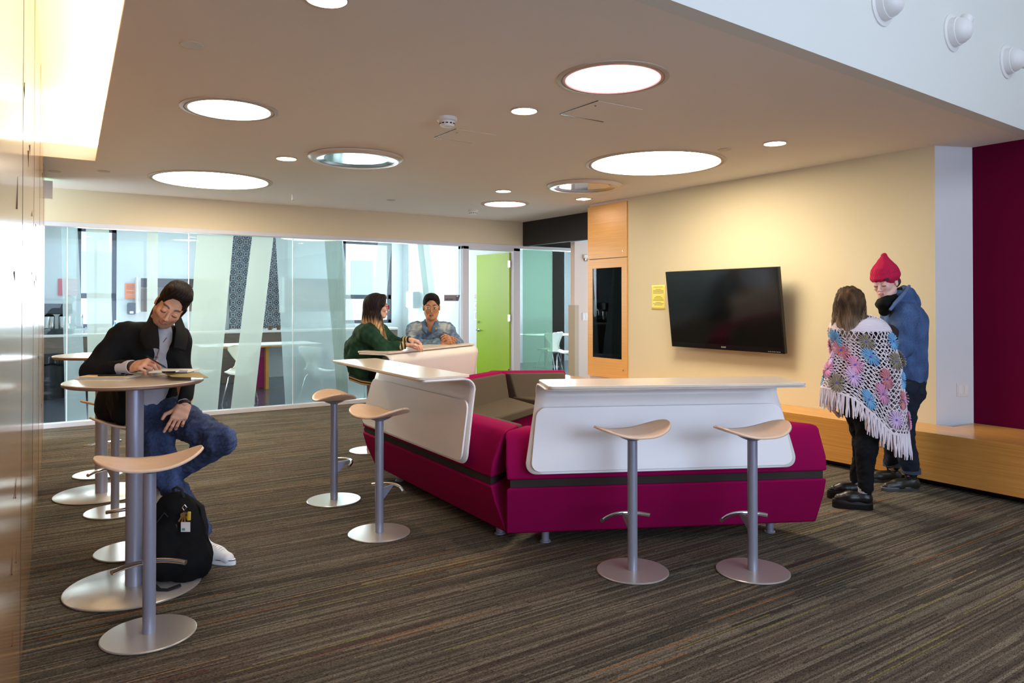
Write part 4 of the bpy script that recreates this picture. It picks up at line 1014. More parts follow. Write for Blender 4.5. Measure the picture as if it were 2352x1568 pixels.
# ------------------------------------------------------------------ 1. man writing at the round table
K = atD
skin1 = (222, 168, 134)
hX = frame(K(393, 702, 4.09), -FWH*.82+RT*.30-ZZ*.42, ZZ*.85+RT*.52, 1.02)
sR, eR, wR = K(290, 775, 4.12), K(216, 852, 4.00), K(306, 842, 3.90)
sL, eL, wL = K(405, 786, 4.22), K(418, 872, 4.20), K(424, 928, 4.08)
pel, chs, nk = K(336, 925, 4.33), K(350, 812, 4.20), K(368, 768, 4.14)
hipR, kneR, ankR = K(346, 945, 4.27), K(380, 1092, 4.14), K(462, 1236, 4.18)
hipL, kneL, ankL = K(378, 945, 4.32), K(508, 1012, 4.06), K(400, 1088, 4.30)
tf = (RT*.55-FWH*.83).normalized()                      # where the chest faces
b = Blob(*bounds([pel, chs, nk, sR, eR, wR, sL, eL, wL, kneR, ankR, kneL, ankL], .17), .012)
b.cap(pel, chs, .095, .090, k=.05).cap(chs, nk, .085, .05, k=.05).chain([sR, eR, wR], [.05, .036, .026]).chain([sL, eL, wL], [.05, .036, .026]).cap(sR, sL, .05, k=.04)
b.chain([hipR, kneR, ankR], [.075, .05, .034]).chain([hipL, kneL, ankL], [.075, .05, .034])
handR = hand(hframe(wR, K(352, 832, 3.86)-wR, -ZZ*.8+FWH*.55), skin1, (.75, .95, 1.05, 1.1), .7, side=1, spread=.0)
handL = hand(hframe(wL+Vector((0,0,-.01)), K(405, 966, 4.02)-wL, RT*-.35+FWH*.9), skin1, (.25, .55, .65, .7), .25, side=-1, spread=.04)
man = make([head(hX, skin1, (48, 34, 26), (172, 108, 92), 'down', stubble=(98, 74, 58)), done(b, skin1), handR, handL], 'person', 'skinv')
tag(man, 'young man in a black jacket and jeans writing at the nearest round table', 'person')
b = Blob((-.13, -.16, -.08), (.13, .16, .19), .0036)      # hair
b.ell((0, -.016, .044), (.079, .098, .086)).ell((-.018, .055, .108), (.052, .044, .030), k=.03).ell((.02, .045, .106), (.048, .042, .028), k=.03).ell((0, -.02, .095), (.066, .078, .046), k=.03)
b.ell((0, .108, .026), (.066, .060, .068), k=.012, op='s').ell((0, .06, -.06), (.10, .085, .085), k=.012, op='s').ell((0, -.03, -.12), (.12, .10, .085), k=.01, op='s')
for sx in (-1, 1): b.ell((sx*.078, .012, -.018), (.016, .024, .03), k=.008, op='s'); b.cap((sx*.071, .022, .02), (sx*.070, .026, -.022), .009, .004, k=.01)
hr = lambda V, C_: np.clip(C_*(1+.28*np.sin(V[:, 0]*420+V[:, 1]*90+6*np.sin(V[:, 2]*50)))[:, None], 0, 255)
make([done(b, (34, 24, 17), [(3, 40, .0011, (1, .35, .6)), (5, 90, .0007, (1, .3, .5))], hX, hr)], 'hair', 'hairv', man)
# grey shirt
b = Blob(*bounds([pel, chs, nk, sR, sL], .2), .008)
b.cap(pel+ZZ*-.03, chs, .152, .150, k=.06, flat=(tf, .80)).cap(chs, nk+ZZ*-.03, .13, .06, k=.06).cap(sR, sL, .06, k=.06).cap(nk+ZZ*-.06, nk+ZZ*.0, .07, .066, k=.03)
b.cap(pel+tf*.05, pel+tf*.06-ZZ*.06+RT*.02, .12, .11, k=.05)
make([done(b, (186, 184, 188), [(11, 9, .0035, (1, 1, .5)), (12, 22, .0016, (1, 1, .4))])], 'shirt', 'cloth', man)
# necklace
nb = chs+tf*.150
MB().tube([nk+tf*.062+RT*.028-ZZ*.015, nb+RT*.02+ZZ*.05, nb+RT*.005-ZZ*.01, nb-RT*.014-ZZ*.05], .0022, 6).obj('necklace', mat('cord_brown', (110, 80, 66), .5), man)
MB().lathe([(.001, -.007), (.006, -.004), (.008, 0), (.006, .004), (.001, .007)], 12, c=(nb+RT*.004-ZZ*.012)).obj('pendant', 'chrome', man)
# black jacket
b = Blob(*bounds([pel, chs, nk, sR, eR, wR, sL, eL, wL, K(225, 960, 4.4)], .22), .008)
b.cap(pel+ZZ*.02, chs, .175, .170, k=.06, flat=(tf, .86)).cap(chs, nk+ZZ*-.02, .15, .075, k=.06).cap(sR, sL, .082, k=.06)
b.cap(pel+ZZ*.06, K(270, 925, 4.42), .15, .115, k=.06).cap(K(270, 925, 4.42), K(258, 946, 4.38), .10, .075, k=.05)
b.cap(pel-RT*.06, K(288, 950, 4.25), .12, .06, k=.05)
b.chain([sR, eR, wR-(wR-eR)*.20], [.080, .066, .043], k=.04).chain([sL, eL, wL-(wL-eL)*.22], [.078, .058, .043], k=.04)
b.cap(K(384, 752, 4.02), K(380, 830, 4.05), .056, .082, k=.012, op='s').cap(K(380, 830, 4.05), K(364, 890, 4.10), .082, .115, k=.012, op='s').cap(K(364, 890, 4.10), K(362, 975, 4.14), .115, .15, k=.012, op='s')
b.cap(nk+ZZ*.10+tf*.02, nk-ZZ*.02+tf*.06, .062, .058, k=.01, op='s')
b.cap(wR, wR-(wR-eR)*.4, .026, k=.005, op='s')
jk = make([done(b, (27, 27, 27), [(21, 5, .006, (1, 1, .8)), (22, 14, .003, (1, 1, .6))])], 'jacket', 'cloth', man)
def strip(inner, outer, name, m_, par, th=.009):
    def cr(P, t):
        t = t*(len(P)-1); i = min(int(t), len(P)-2); f = t-i
        p0, p1, p2, p3 = P[max(i-1, 0)], P[i], P[i+1], P[min(i+2, len(P)-1)]
        return .5*((2*p1)+(p2-p0)*f+(2*p0-5*p1+4*p2-p3)*f*f+(3*p1-p0-3*p2+p3)*f*f*f)
    n_ = (inner[1]-inner[0]).cross(outer[0]-inner[0]).normalized()
    if n_.dot(FWH) > 0: n_ = -n_
    return MB().grid(lambda a, b_: cr(inner, b_)*(1-a)+cr(outer, b_)*a+n_*.014*math.sin(PI*a), 8, 24).obj(name, m_, par, smooth=70, solid=th)
M['wool'] = mat('black_wool', (30, 30, 29), .9, spec=.15, bump=.25, bscale=600)
strip([K(398, 716, 4.34), K(372, 722, 4.26), K(361, 742, 4.08), K(365, 770, 3.99), K(366, 802, 3.97)], [K(392, 704, 4.36), K(358, 700, 4.26), K(340, 738, 4.08), K(322, 772, 4.00), K(336, 804, 3.965)], 'collar', 'wool', jk, .014)
strip([K(398, 716, 4.34), K(404, 738, 4.22), K(402, 768, 4.06), K(399, 800, 4.02)], [K(406, 708, 4.34), K(418, 738, 4.24), K(430, 776, 4.12), K(425, 806, 4.05)], 'collar', 'wool', jk, .014)
for k_, c in ((0, K(274, 853, 3.90)),):
    MB().lathe([(.001, -.006), (.010, -.004), (.012, 0), (.010, .004), (.001, .006)], 16, T=Matrix.Translation(c)).obj('cuff_button', 'chrome', jk)
def cuffband(w, e, t0, t1, r, name, m_, par, n=1):
    MB().tube([w-(w-e)*t0, w-(w-e)*t1], [r, r*1.05], 24, flat=.9).obj(name, m_, par)
cuffband(wR, eR, .02, .30, .041, 'shirt_cuff', mat('cuff_grey', (205, 203, 205), .85), man)
cuffband(wL, eL, .03, .2, .034, 'shirt_cuff', mat('cuff_grey2', (200, 198, 200), .85), man)
cuffband(wR, eR, -.03, .04, .036, 'wristwatch', mat('watch_dark', (70, 58, 48), .3, .6), man)
cuffband(wL, eL, -.04, .05, .033, 'bracelet', mat('bracelet_black', (34, 26, 24), .6), man)
# jeans
jc = lambda V, C_: np.clip(C_*(1+.15*wob(V, 31, 9, 1, (1, 1, .4))[:, None]+.10*wob(V, 37, 60, 1)[:, None]), 0, 255)
b = Blob(*bounds([pel, hipR, kneR, ankR, hipL, kneL, ankL], .17), .008)
b.cap(pel+RT*-.05, pel+RT*.07-ZZ*.03, .135, .125, k=.05)
b.chain([hipR, kneR, ankR+ZZ*.05], [.108, .070, .056], k=.045).chain([hipL, kneL, ankL], [.112, .078, .056], k=.035)
b.cap(ankL, ankL-(kneL-ankL)*.12, .05, k=.01)
jn = make([done(b, (64, 76, 106), [(33, 8, .0045, (1, 1, 1)), (34, 20, .003, (.7, .7, 1.6))], colf=jc)], 'jeans', 'cloth', man)
hl = atZ(470, 1283, 0); hl.z = 0; dsh = (RT*.93-FWH*.36).normalized()
hl = Vector((ankR.x, ankR.y, 0))-dsh*.045
s1 = shoe('sneaker', man, hl, hl+dsh*.285)
fA = ankL+(ankL-kneL).normalized()*.06
s2 = shoe('sneaker', man, Vector((fA.x, fA.y, .302))-RT*.02, Vector((fA.x, fA.y, .302))+(-RT*.3-FWH*.75).normalized()*.22)
# pen
tp = handR[0][np.argmax(handR[0]@np.array(wR*-1+K(360, 836, 3.86)))]
# ------------------------------------------------------------------ things on the table
TZ = 1.066
def flat_item(name, lb, cat, c, rz, w_, d_, h_, m_, z=TZ, bevel=.001, r=.004):
    t = thing(name, lb, cat, (c.x, c.y, z), rz)
    MB().prism(roundrect(w_, d_, r), lambda p, k: (p[0], p[1], h_*k)).obj('body', m_, t, smooth=30, bevel=bevel)
    return t
rzc = -YAW
M['manila'] = mat('manila_folder', (226, 198, 152), .75)
t = thing('folder', 'manila folder with papers lying under the phone', 'folder', (*atZ(248, 868, TZ).xy, TZ), rzc+.04)
MB().prism(roundrect(.26, .17, .006), lambda p, k: (p[0], p[1], .0015*k)).obj('back_cover', 'manila', t, smooth=0)
for k in range(4): MB().box((-.115+.004*k, -.083+.002*k, .002+.0022*k), (.128+.004*k, .075, .0035+.0022*k)).obj('paper_sheet', 'paper', t, smooth=0)
MB().prism(roundrect(.25, .165, .006), lambda p, k: (p[0]-.004, p[1]+.002, .0115+.0015*k)).obj('front_cover', 'manila', t, smooth=0)
c = atZ(262, 862, TZ+.014); t = thing('phone', 'black smartphone lying on the manila folder', 'phone', (c.x, c.y, TZ+.0135), rzc+.15)
MB().prism(roundrect(.142, .070, .010), lambda p, k: (p[0], p[1], .008*k)).obj('case', mat('phone_edge', (60, 62, 60), .3, .6), t, smooth=30, bevel=.002)
MB().prism(roundrect(.134, .063, .008), lambda p, k: (p[0], p[1], .008+.0008*k)).obj('screen', 'screen', t, smooth=30)
c = atZ(330, 858, TZ+.006); t = thing('notebook', 'thick cream paged book lying open under the writing hand', 'book', (c.x, c.y, TZ), rzc-.12)
MB().prism(roundrect(.20, .15, .003), lambda p, k: (p[0], p[1], .003*k)).obj('cover', 'paper', t, smooth=0)
MB().box((-.095, -.07, .003), (.095, .07, .020)).obj('page_block', mat('cream_pages', (232, 222, 196), .8), t, smooth=0, bevel=.002)
c = atZ(415, 858, TZ+.024); t = thing('kraft_board', 'olive kraft folder sticking out over the right table edge', 'folder', (c.x, c.y, TZ+.021), rzc-.06)
MB().add([(-.15, .08, .002), (.02, -.13, .0), (.20, -.10, -.008), (.06, .08, .002), (-.15, .08, .0045), (.02, -.13, .0025), (.20, -.10, -.0055), (.06, .08, .0045)], [(3,2,1,0), (4,5,6,7), (0,1,5,4), (1,2,6,5), (2,3,7,6), (3,0,4,7)]).obj('board', mat('kraft', (168, 148, 92), .8), t, smooth=0)
c = atZ(402, 851, TZ+.03); t = thing('spiral_notebook', 'white spiral bound notebook on the kraft folder', 'notebook', (c.x, c.y, TZ+.027), rzc-.05)
MB().box((-.125, -.07, 0), (.105, .07, .008)).obj('page_block', 'paper', t, smooth=0, bevel=.001)
m = MB()
for k in range(22):
    x = -.06+k*.0078; m.tube([(x, -.07+.006*math.cos(a_)-.002, .005+.007*math.sin(a_)) for a_ in [2*PI*q/8 for q in range(9)]], .0011, 5)
sp_ = m.obj('spiral', mat('spiral_wire', (90, 96, 130), .3, .7), t)
c = atZ(377, 852, TZ+.04); t = thing('pocket_notepad', 'small notepad with dark spine under the pen', 'notepad', (c.x, c.y, TZ+.0355), rzc+.2)
MB().box((-.065, -.04, 0), (.065, .04, .006)).obj('page_block', 'paper', t, smooth=0); MB().box((.0, -.044, -.0), (.066, -.04, .007)).obj('spine', 'tvblack', t, smooth=0)
pa, pb = K(336, 817, 3.86), K(384, 846, 3.88)
tag(MB().tube([pa, pa+(pb-pa)*.86, pb], [.0042, .0042, .001], 10).obj('pen', mat('pen_black', (20, 20, 26), .3)), 'black pen held in the writing man\'s right hand', 'pen')
# ------------------------------------------------------------------ backpack at his feet
bp = thing('backpack', 'black backpack standing on the table base against the seated man\'s leg', 'backpack', (*atZ(405, 1318, .02).xy, 0), rzc-.25)
b = Blob((-.26, -.22, -.02), (.26, .22, .56), .007)
b.cap((-.07, 0, .12), (.06, 0, .12), .11, .12, k=.05).cap((-.07, 0, .12), (-.03, .02, .38), .12, .10, k=.05).cap((.06, 0, .12), (.02, .02, .36), .12, .09, k=.05).cap((-.05, .01, .09), (.09, -.0, .09), .09, .09, k=.04)
b.cap((.0, -.08, .12), (-.01, -.06, .27), .10, .08, k=.02).cap((.12, -.01, .10), (.09, 0, .28), .055, .045, k=.015)
b.cap((-.3, 0, -.08), (.3, 0, -.08), .095, k=.01, op='s')
V, F, C_ = done(b, (19, 19, 20), [(41, 7, .004, (1, 1, .6)), (42, 18, .0015, (1, 1, 1))])
make([(V, F, C_)], 'bag', 'cloth', bp)
bp.scale = (1, 1, .93)
MB().tube([(-.035, .02, .46), (-.03, .01, .505), (0, .0, .52), (.03, 0, .505), (.04, .01, .455)], .009, 10, flat=.6).obj('handle', 'blackfab', bp)
MB().tube([(.03, .07, .44), (.11, .06, .40), (.13, .07, .28), (.12, .07, .12)], .016, 10, flat=.5).obj('strap', 'blackfab', bp)
MB().tube([(-.10, .0, .10), (-.04, -.16, .05), (.06, -.20, .02), (.10, -.19, .018), (.14, -.14, .03)], .012, 10, flat=.5).obj('strap', 'blackfab', bp)
MB().tube([(-.085, -.10, .12), (-.08, -.09, .30), (-.01, -.08, .395), (.06, -.075, .33), (.09, -.09, .14)], .004, 8).obj('zip', mat('zip_dark', (46, 46, 48), .5), bp)
kx = bp.matrix_basis if False else (Matrix.Translation(bp.location) @ Matrix.Rotation(bp.rotation_euler.z, 4, 'Z'))
kc_ = kx @ Vector((.105, -.07, .385))
kt = thing('keychain', 'bunch of keys with yellow tag and small id card hanging from the backpack', 'keychain', kc_, rzc)
m = MB(); m.tube([(0, 0, .03), (-.012, 0, .015), (0, -.004, 0), (.012, 0, .015), (0, 0, .03)], .0028, 8); m.obj('carabiner', 'chrome', kt)
for i in range(4):
    T0 = Matrix.Translation((.004*i-.004, -.006*i-.004, -.005)) @ Matrix.Rotation(.35*i-.5, 4, 'Y')
    m = MB(); m.lathe([(.001, 0), (.012, 0), (.012, .002), (.001, .002)], 16, T=T0 @ Matrix.Translation((0, 0, -.014)) @ Matrix.Rotation(PI/2, 4, 'X')); m.box((-.004, -.001, -.055), (.004, .001, -.024), T=T0); m.obj('key', 'chrome' if i % 2 else mat('brass', (200, 160, 80), .3, .9), kt)
MB().box((.018, -.01, -.05), (.034, .0, -.005)).obj('yellow_tag', mat('tag_yellow', (220, 180, 60), .4), kt, bevel=.003)
MB().box((-.01, -.02, -.105), (.038, -.018, -.055)).obj('id_card', 'white', kt, smooth=0)
m = MB(); m.box((-.004, -.0215, -.098), (.012, -.020, -.086)); m.obj('card_print', mat('card_teal', (90, 150, 160), .5), kt, smooth=0)
# ------------------------------------------------------------------ 2. woman in the green jacket leaning on the back counter
D2 = 7.05
skin2 = (226, 178, 152)
hX = frame(K(868, 703, D2), RT*.93+FWH*.30-ZZ*.04, ZZ+RT*.06, 1.0)
pel, mid, chs, nk = K(838, 842, 7.15), K(834, 806, 7.12), K(848, 775, 7.08), K(864, 744, 7.06)
sR, eR, wR = K(845, 766, 6.94), K(884, 800, 6.86), K(934, 792, 6.90)
sL, eL, wL = K(868, 760, 7.22), K(904, 788, 7.18), K(944, 780, 7.10)
kR, aR = K(902, 862, 7.0), K(884, 965, 7.05)
kL, aL = K(912, 858, 7.25), K(894, 960, 7.3)
b = Blob(*bounds([pel, nk, sR, eR, wR, sL, eL, wL, kR, aR, kL, aL], .16), .012)
b.cap(pel, mid, .11, .10, k=.05).cap(mid, chs, .10, .11, k=.05).cap(chs, nk, .09, .045, k=.05).chain([sR, eR, wR], [.045, .033, .024]).chain([sL, eL, wL], [.045, .033, .024])
b.chain([pel, kR, aR], [.08, .05, .03]).chain([pel, kL, aL], [.08, .05, .03])
h1 = hand(hframe(wR, K(972, 793, 6.93)-wR, -ZZ), skin2, (.35, .45, .5, .5), .4, side=1, spread=.03)
h2 = hand(hframe(wL, K(972, 788, 7.04)-wL, -ZZ), skin2, (.4, .5, .55, .6), .4, side=-1, spread=.03)
wg = make([head(hX, skin2, (80, 56, 44), (206, 84, 92), 'open', fem=1, mouth=.005), done(b, skin2), h1, h2], 'person', 'skinv')
tag(wg, 'woman in a green bomber jacket with long dark-to-blond hair at the back counter', 'person')
b = Blob(*bounds([pel, mid, chs, nk, sR, eR, wR, sL, eL, wL], .24), .009)
b.cap(pel+ZZ*-.01, mid, .155, .17, k=.06).cap(mid, chs, .17, .15, k=.06).cap(chs, nk-ZZ*.04, .135, .08, k=.06).cap(sR, sL, .085, k=.06)
b.chain([sR, eR, wR-(wR-eR)*.42], [.085, .068, .046], k=.04).chain([sL, eL, wL-(wL-eL)*.42], [.082, .062, .044], k=.04)
b.cap(nk+ZZ*.10, nk-ZZ*.02+RT*.03, .055, .05, k=.01, op='s')
gc = lambda V, C_: np.clip(C_*(1+.09*wob(V, 61, 10, 1)[:, None]), 0, 255)
jk = make([done(b, (36, 66, 48), [(51, 6, .007, (1, 1, .9)), (52, 16, .0035, (.8, .8, 1))], colf=gc)], 'jacket', 'cloth', wg)
M['cuffgreen'] = mat('knit_cuff_dark', (24, 40, 32), .9); M['cufftan'] = mat('knit_cuff_tan', (200, 172, 112), .9)
for w_, e_ in ((wR, eR), (wL, eL)):
    d = (w_-e_).normalized(); c0 = w_-d*.085
    for i in range(5): MB().tube([c0+d*.015*i, c0+d*.015*(i+1)], [.046-.002*i, .044-.002*i], 24).obj('cuff_stripe', 'cufftan' if i % 2 == 1 else 'cuffgreen', jk)
hm0, hm1 = K(803, 862, 7.06), K(862, 876, 7.02)
for i in range(4):                                       # striped hem dropping over the stool
    o = Vector((0, 0, -.012*i)); MB().tube([hm0+o+ZZ*.03+FWH*.05-RT*.01, hm0+o, (hm0+hm1)/2+o-ZZ*.01-FWH*.03, hm1+o-FWH*.02, hm1+o+ZZ*.02+RT*.12], .010, 8).obj('hem_stripe', 'cufftan' if i % 2 else 'cuffgreen', jk)
b = Blob(*bounds([pel, kR, aR, kL, aL], .16), .010)
b.cap(pel-ZZ*.0, pel+RT*.06, .135, .12, k=.05).chain([pel, kR, aR], [.10, .07, .048], k=.04).chain([pel, kL, aL], [.10, .07, .048], k=.04)
make([done(b, (24, 24, 26), [(55, 8, .004, (1, 1, 1))])], 'trousers', 'cloth', wg)
for a_ in (aR, aL):
    h_ = Vector((a_.x, a_.y, .30)); shoe('boot', wg, h_-RT*.04-ZZ*.0, h_+RT*.19+FWH*.03, upper=(26, 24, 24), sole=(30, 28, 28), stripe=None, laces=False)
hi = hX.inverted()
b = Blob((-.15, -.20, -.42), (.15, .17, .16), .0045)      # hair mass in head frame
b.ell((0, -.022, .040), (.084, .102, .088)).cap((0, -.06, .0), (.0, -.085, -.14), .080, .062, k=.05).cap((.055, -.01, -.0), (.060, -.03, -.13), .036, .036, k=.03).cap((-.055, -.01, .0), (-.060, -.03, -.13), .036, .036, k=.03)
b.cap((.062, -.022, -.10), (.070, .040, -.33), .046, .022, k=.03).cap((.05, -.05, -.10), (.066, .015, -.29), .05, .030, k=.03).cap((.03, .045, .092), (.07, .035, .02), .026, .022, k=.02)
b.ell((0, .115, -.01), (.066, .066, .092), k=.012, op='s')
def ombre(V, C_):
    t = np.clip((-.095-V[:, 2]+.02*np.sin(V[:, 0]*160+V[:, 1]*120))/.06, 0, 1)[:, None]; C_ = C_*(1-t)+np.array((206, 164, 112))*t
    return np.clip(C_*(1+.22*np.sin(V[:, 0]*300+V[:, 1]*260+3*np.sin(V[:, 2]*20)))[:, None], 0, 255)
V, F, C_ = done(b, (40, 32, 30), [(71, 26, .002, (1, 1, .12)), (72, 60, .0015, (1, 1, .1))], hX, ombre)
hg = make([(V, F, C_)], 'hair', 'hairv', wg)
rs = random.Random(4); loc = []
for i in range(46):
    x0 = rs.uniform(.02, .085); y0 = rs.uniform(-.085, .01); z0 = rs.uniform(-.08, -.02); path = []
    for k in range(8):
        t = k/7; path.append(hX @ Vector((x0+.012*math.sin(t*4+i)+.004*t, y0+.085*t+.010*math.sin(t*5+i*2), z0-t*(.26+.05*((i*7) % 10)/10))))
    loc.append((path, (60, 46, 38), (214, 172, 120), .0045))
strands('hair_locks', wg, loc, 'hairv')
m = MB()
for sx in (-1, 1):
    m.tube([hX @ Vector((sx*.033+.024*math.cos(a_), .099, -.005+.020*math.sin(a_))) for a_ in [2*PI*q/20 for q in range(21)]], .0028, 6)
    m.tube([hX @ Vector((sx*.057, .098, .004)), hX @ Vector((sx*.074, .05, .003)), hX @ Vector((sx*.076, -.005, .0))], .002, 6)
m.tube([hX @ Vector((-.010, .104, -.003)), hX @ Vector((.010, .104, -.003))], .002, 6)
m.obj('glasses', mat('red_glasses', (150, 40, 60), .3), wg)
# ------------------------------------------------------------------ 3. person in the denim jacket
D3 = 8.0; skin3 = (186, 134, 98)
hX = frame(K(991, 705, D3), -FWH*.93+RT*.10-ZZ*.08, ZZ, 1.16)
pel, chs, nk = K(984, 845, 8.40), K(985, 770, 8.18), K(989, 742, 8.08)
sR, eR, wR = K(952, 758, 8.10), K(950, 797, 7.98), K(1016, 788, 7.86)
sL, eL, wL = K(1026, 758, 8.14), K(1048, 788, 8.12), K(1040, 786, 7.90)
kR, kL = K(965, 868, 8.0), K(1010, 868, 8.0)
b = Blob(*bounds([pel, nk, sR, eR, wR, sL, eL, wL, kR, kL, K(985, 965, 8.0)], .16), .012)
b.cap(pel, chs, .12, .13, k=.05).cap(chs, nk, .11, .05, k=.05).chain([sR, eR, wR], [.05, .036, .026]).chain([sL, eL, wL], [.05, .036, .026])
for k_ in (kR, kL): b.chain([pel, k_, k_-ZZ*.42], [.08, .05, .03])
h1 = hand(hframe(wR, K(1044, 776, 7.84)-wR, FWH*.6-ZZ*.5+RT*.3), skin3, (.5, .6, .65, .7), .3, side=1, spread=.0)
h2 = hand(hframe(wL+ZZ*.005, K(1024, 772, 7.80)-wL, -RT*.6+FWH*.2-ZZ*.4), skin3, (.6, .8, .85, .9), .3, side=-1, spread=.0)
pd = make([head(hX, skin3, (34, 26, 22), (132, 76, 66), 'open', mouth=.0035), done(b, skin3), h1, h2], 'person', 'skinv')
tag(pd, 'person with round glasses and faded denim jacket, hands clasped on the back counter', 'person')
b = Blob((-.13, -.16, -.10), (.13, .16, .19), .004)
b.ell((0, -.016, .044), (.080, .096, .086)).ell((0, .03, .092), (.064, .055, .034), k=.03)
b.ell((0, .112, .012), (.074, .062, .078), k=.012, op='s').ell((0, .06, -.07), (.10, .085, .085), k=.012, op='s').ell((0, -.03, -.13), (.12, .10, .085), k=.01, op='s')
for sx in (-1, 1): b.ell((sx*.078, .012, -.018), (.016, .024, .03), k=.008, op='s')
make([done(b, (26, 21, 19), [(81, 70, .0012, (1, 1, 1)), (82, 130, .001, (1, 1, 1))], hX)], 'hair', 'hairv', pd)
m = MB()
for sx in (-1, 1):
    m.tube([hX @ Vector((sx*.032+.024*math.cos(a_), .100, -.008+.019*math.sin(a_))) for a_ in [2*PI*q/24 for q in range(25)]], .0018, 6)
    m.tube([hX @ Vector((sx*.056, .098, -.003)), hX @ Vector((sx*.076, .05, -.002)), hX @ Vector((sx*.078, -.004, -.002))], .0015, 6)
m.tube([hX @ Vector((-.009, .106, -.004)), hX @ Vector((.009, .106, -.004))], .0015, 6)
m.obj('glasses', mat('gold_wire', (196, 160, 110), .3, .8), pd)
tfd = -FWH
b = Blob(*bounds([pel, chs, nk, sR, sL], .18), .009)
b.cap(pel, chs, .135, .135, k=.06).cap(chs, nk-ZZ*.03, .12, .055, k=.05)
make([done(b, (206, 150, 40), [(83, 10, .003, (1, 1, .5))])], 'tee_shirt', 'cloth', pd)
b = Blob(*bounds([pel, chs, nk, sR, eR, wR, sL, eL, wL], .22), .009)
b.cap(pel, chs, .165, .165, k=.06).cap(chs, nk-ZZ*.04, .145, .085, k=.06).cap(sR, sL, .085, k=.05)
b.chain([sR, eR, wR-(wR-eR)*.12], [.084, .070, .048], k=.04).chain([sL, eL, wL-(wL-eL)*.25], [.082, .068, .048], k=.04)
b.cap(nk+ZZ*.05-FWH*.10, K(993, 790, 7.98), .062, .012, k=.008, op='s').cap(nk+ZZ*.12, nk-ZZ*.02-FWH*.03, .060, .058, k=.01, op='s')
b.cap(K(993, 790, 7.98), K(994, 860, 8.1), .012, .05, k=.008, op='s')
def denim(V, C_):
    w_ = np.zeros(len(V))
    for p, r in ((K(960, 752, 8.02), .10), (K(1022, 752, 8.05), .09), (K(1010, 765, 7.98), .06), (K(948, 770, 8.0), .06)):
        w_ = np.maximum(w_, np.clip(1-np.linalg.norm(V-np.array(p), axis=1)/r, 0, 1))
    w_ = np.clip(w_*1.5+.25*wob(V, 91, 12, 1, (1, 1, 2)), 0, 1)[:, None]*.85
    C_ = C_*(1+.14*wob(V, 93, 14, 1)[:, None]); return np.clip(C_*(1-w_)+np.array((200, 204, 196))*w_, 0, 255)
jk = make([done(b, (96, 118, 140), [(84, 7, .006, (1, 1, .9)), (85, 18, .003, (1, 1, 1))], colf=denim)], 'jacket', 'cloth', pd)
b = Blob(*bounds([nk, sR, sL], .14), .006)
for sx, xx in ((-1, 0), (1, 0)):
    b.chain([nk+RT*sx*.055+FWH*.02+ZZ*.02, nk+RT*sx*.065-FWH*.06+ZZ*.0, nk+RT*sx*.060-FWH*.115-ZZ*.06, nk+RT*sx*.035-FWH*.13-ZZ*.10], [.022, .024, .024, .010], k=.02)
b.cap(nk+RT*.05+FWH*.03+ZZ*.02, nk-RT*.05+FWH*.03+ZZ*.02, .026, k=.02)
make([done(b, (88, 110, 134))], 'collar', 'cloth', jk)
fr = chs-FWH*.172
for sx in (-1, 1):
    MB().box((-.05, -.006, -.012), (.05, .006, .012), T=Matrix.Translation(fr+RT*sx*.085-ZZ*.03+FWH*(.02)) @ Matrix.Rotation(-YAW+sx*-.35, 4, 'Z') @ Matrix.Rotation(sx*.12, 4, 'Y')).obj('pocket_flap', mat('denim_flap', (84, 106, 130), .85), jk, bevel=.003)
for i in range(3): MB().lathe([(.001, -.006), (.007, -.003), (.008, 0), (.001, .006)], 12, c=fr+RT*.025-ZZ*(.0+.05*i)).obj('button', 'chrome', jk)
MB().lathe([(.001, -.012), (.010, -.004), (.010, .006), (.001, .010)], 8, c=nk+RT*.075-FWH*.135-ZZ*.055).obj('pin_badge', mat('pin_gold', (210, 160, 60), .4, .5), jk)
for p, c_ in ((fr+RT*.10-ZZ*.075, 'tvblack'), (fr+RT*.125-ZZ*.07, 'whiteplastic')): MB().lathe([(.001, -.016), (.009, -.008), (.009, .008), (.001, .014)], 10, c=p+FWH*.015).obj('pin_badge', c_, jk)
b = Blob(*bounds([pel, kR, kL, kR-ZZ*.42, kL-ZZ*.42], .15), .011); b.cap(pel-RT*.05, pel+RT*.05, .13, k=.05)
for k_ in (kR, kL): b.chain([pel, k_, k_-ZZ*.42], [.10, .07, .05], k=.04)
make([done(b, (44, 46, 56), [(86, 8, .004, (1, 1, 1))])], 'trousers', 'cloth', pd)
for k_ in (kR, kL):
    h_ = k_-ZZ*.42; h_ = Vector((h_.x, h_.y, max(.295, h_.z-.08))); shoe('shoe', pd, h_+FWH*.06, h_-FWH*.20, upper=(30, 30, 32), sole=(40, 40, 40), stripe=None, laces=False)
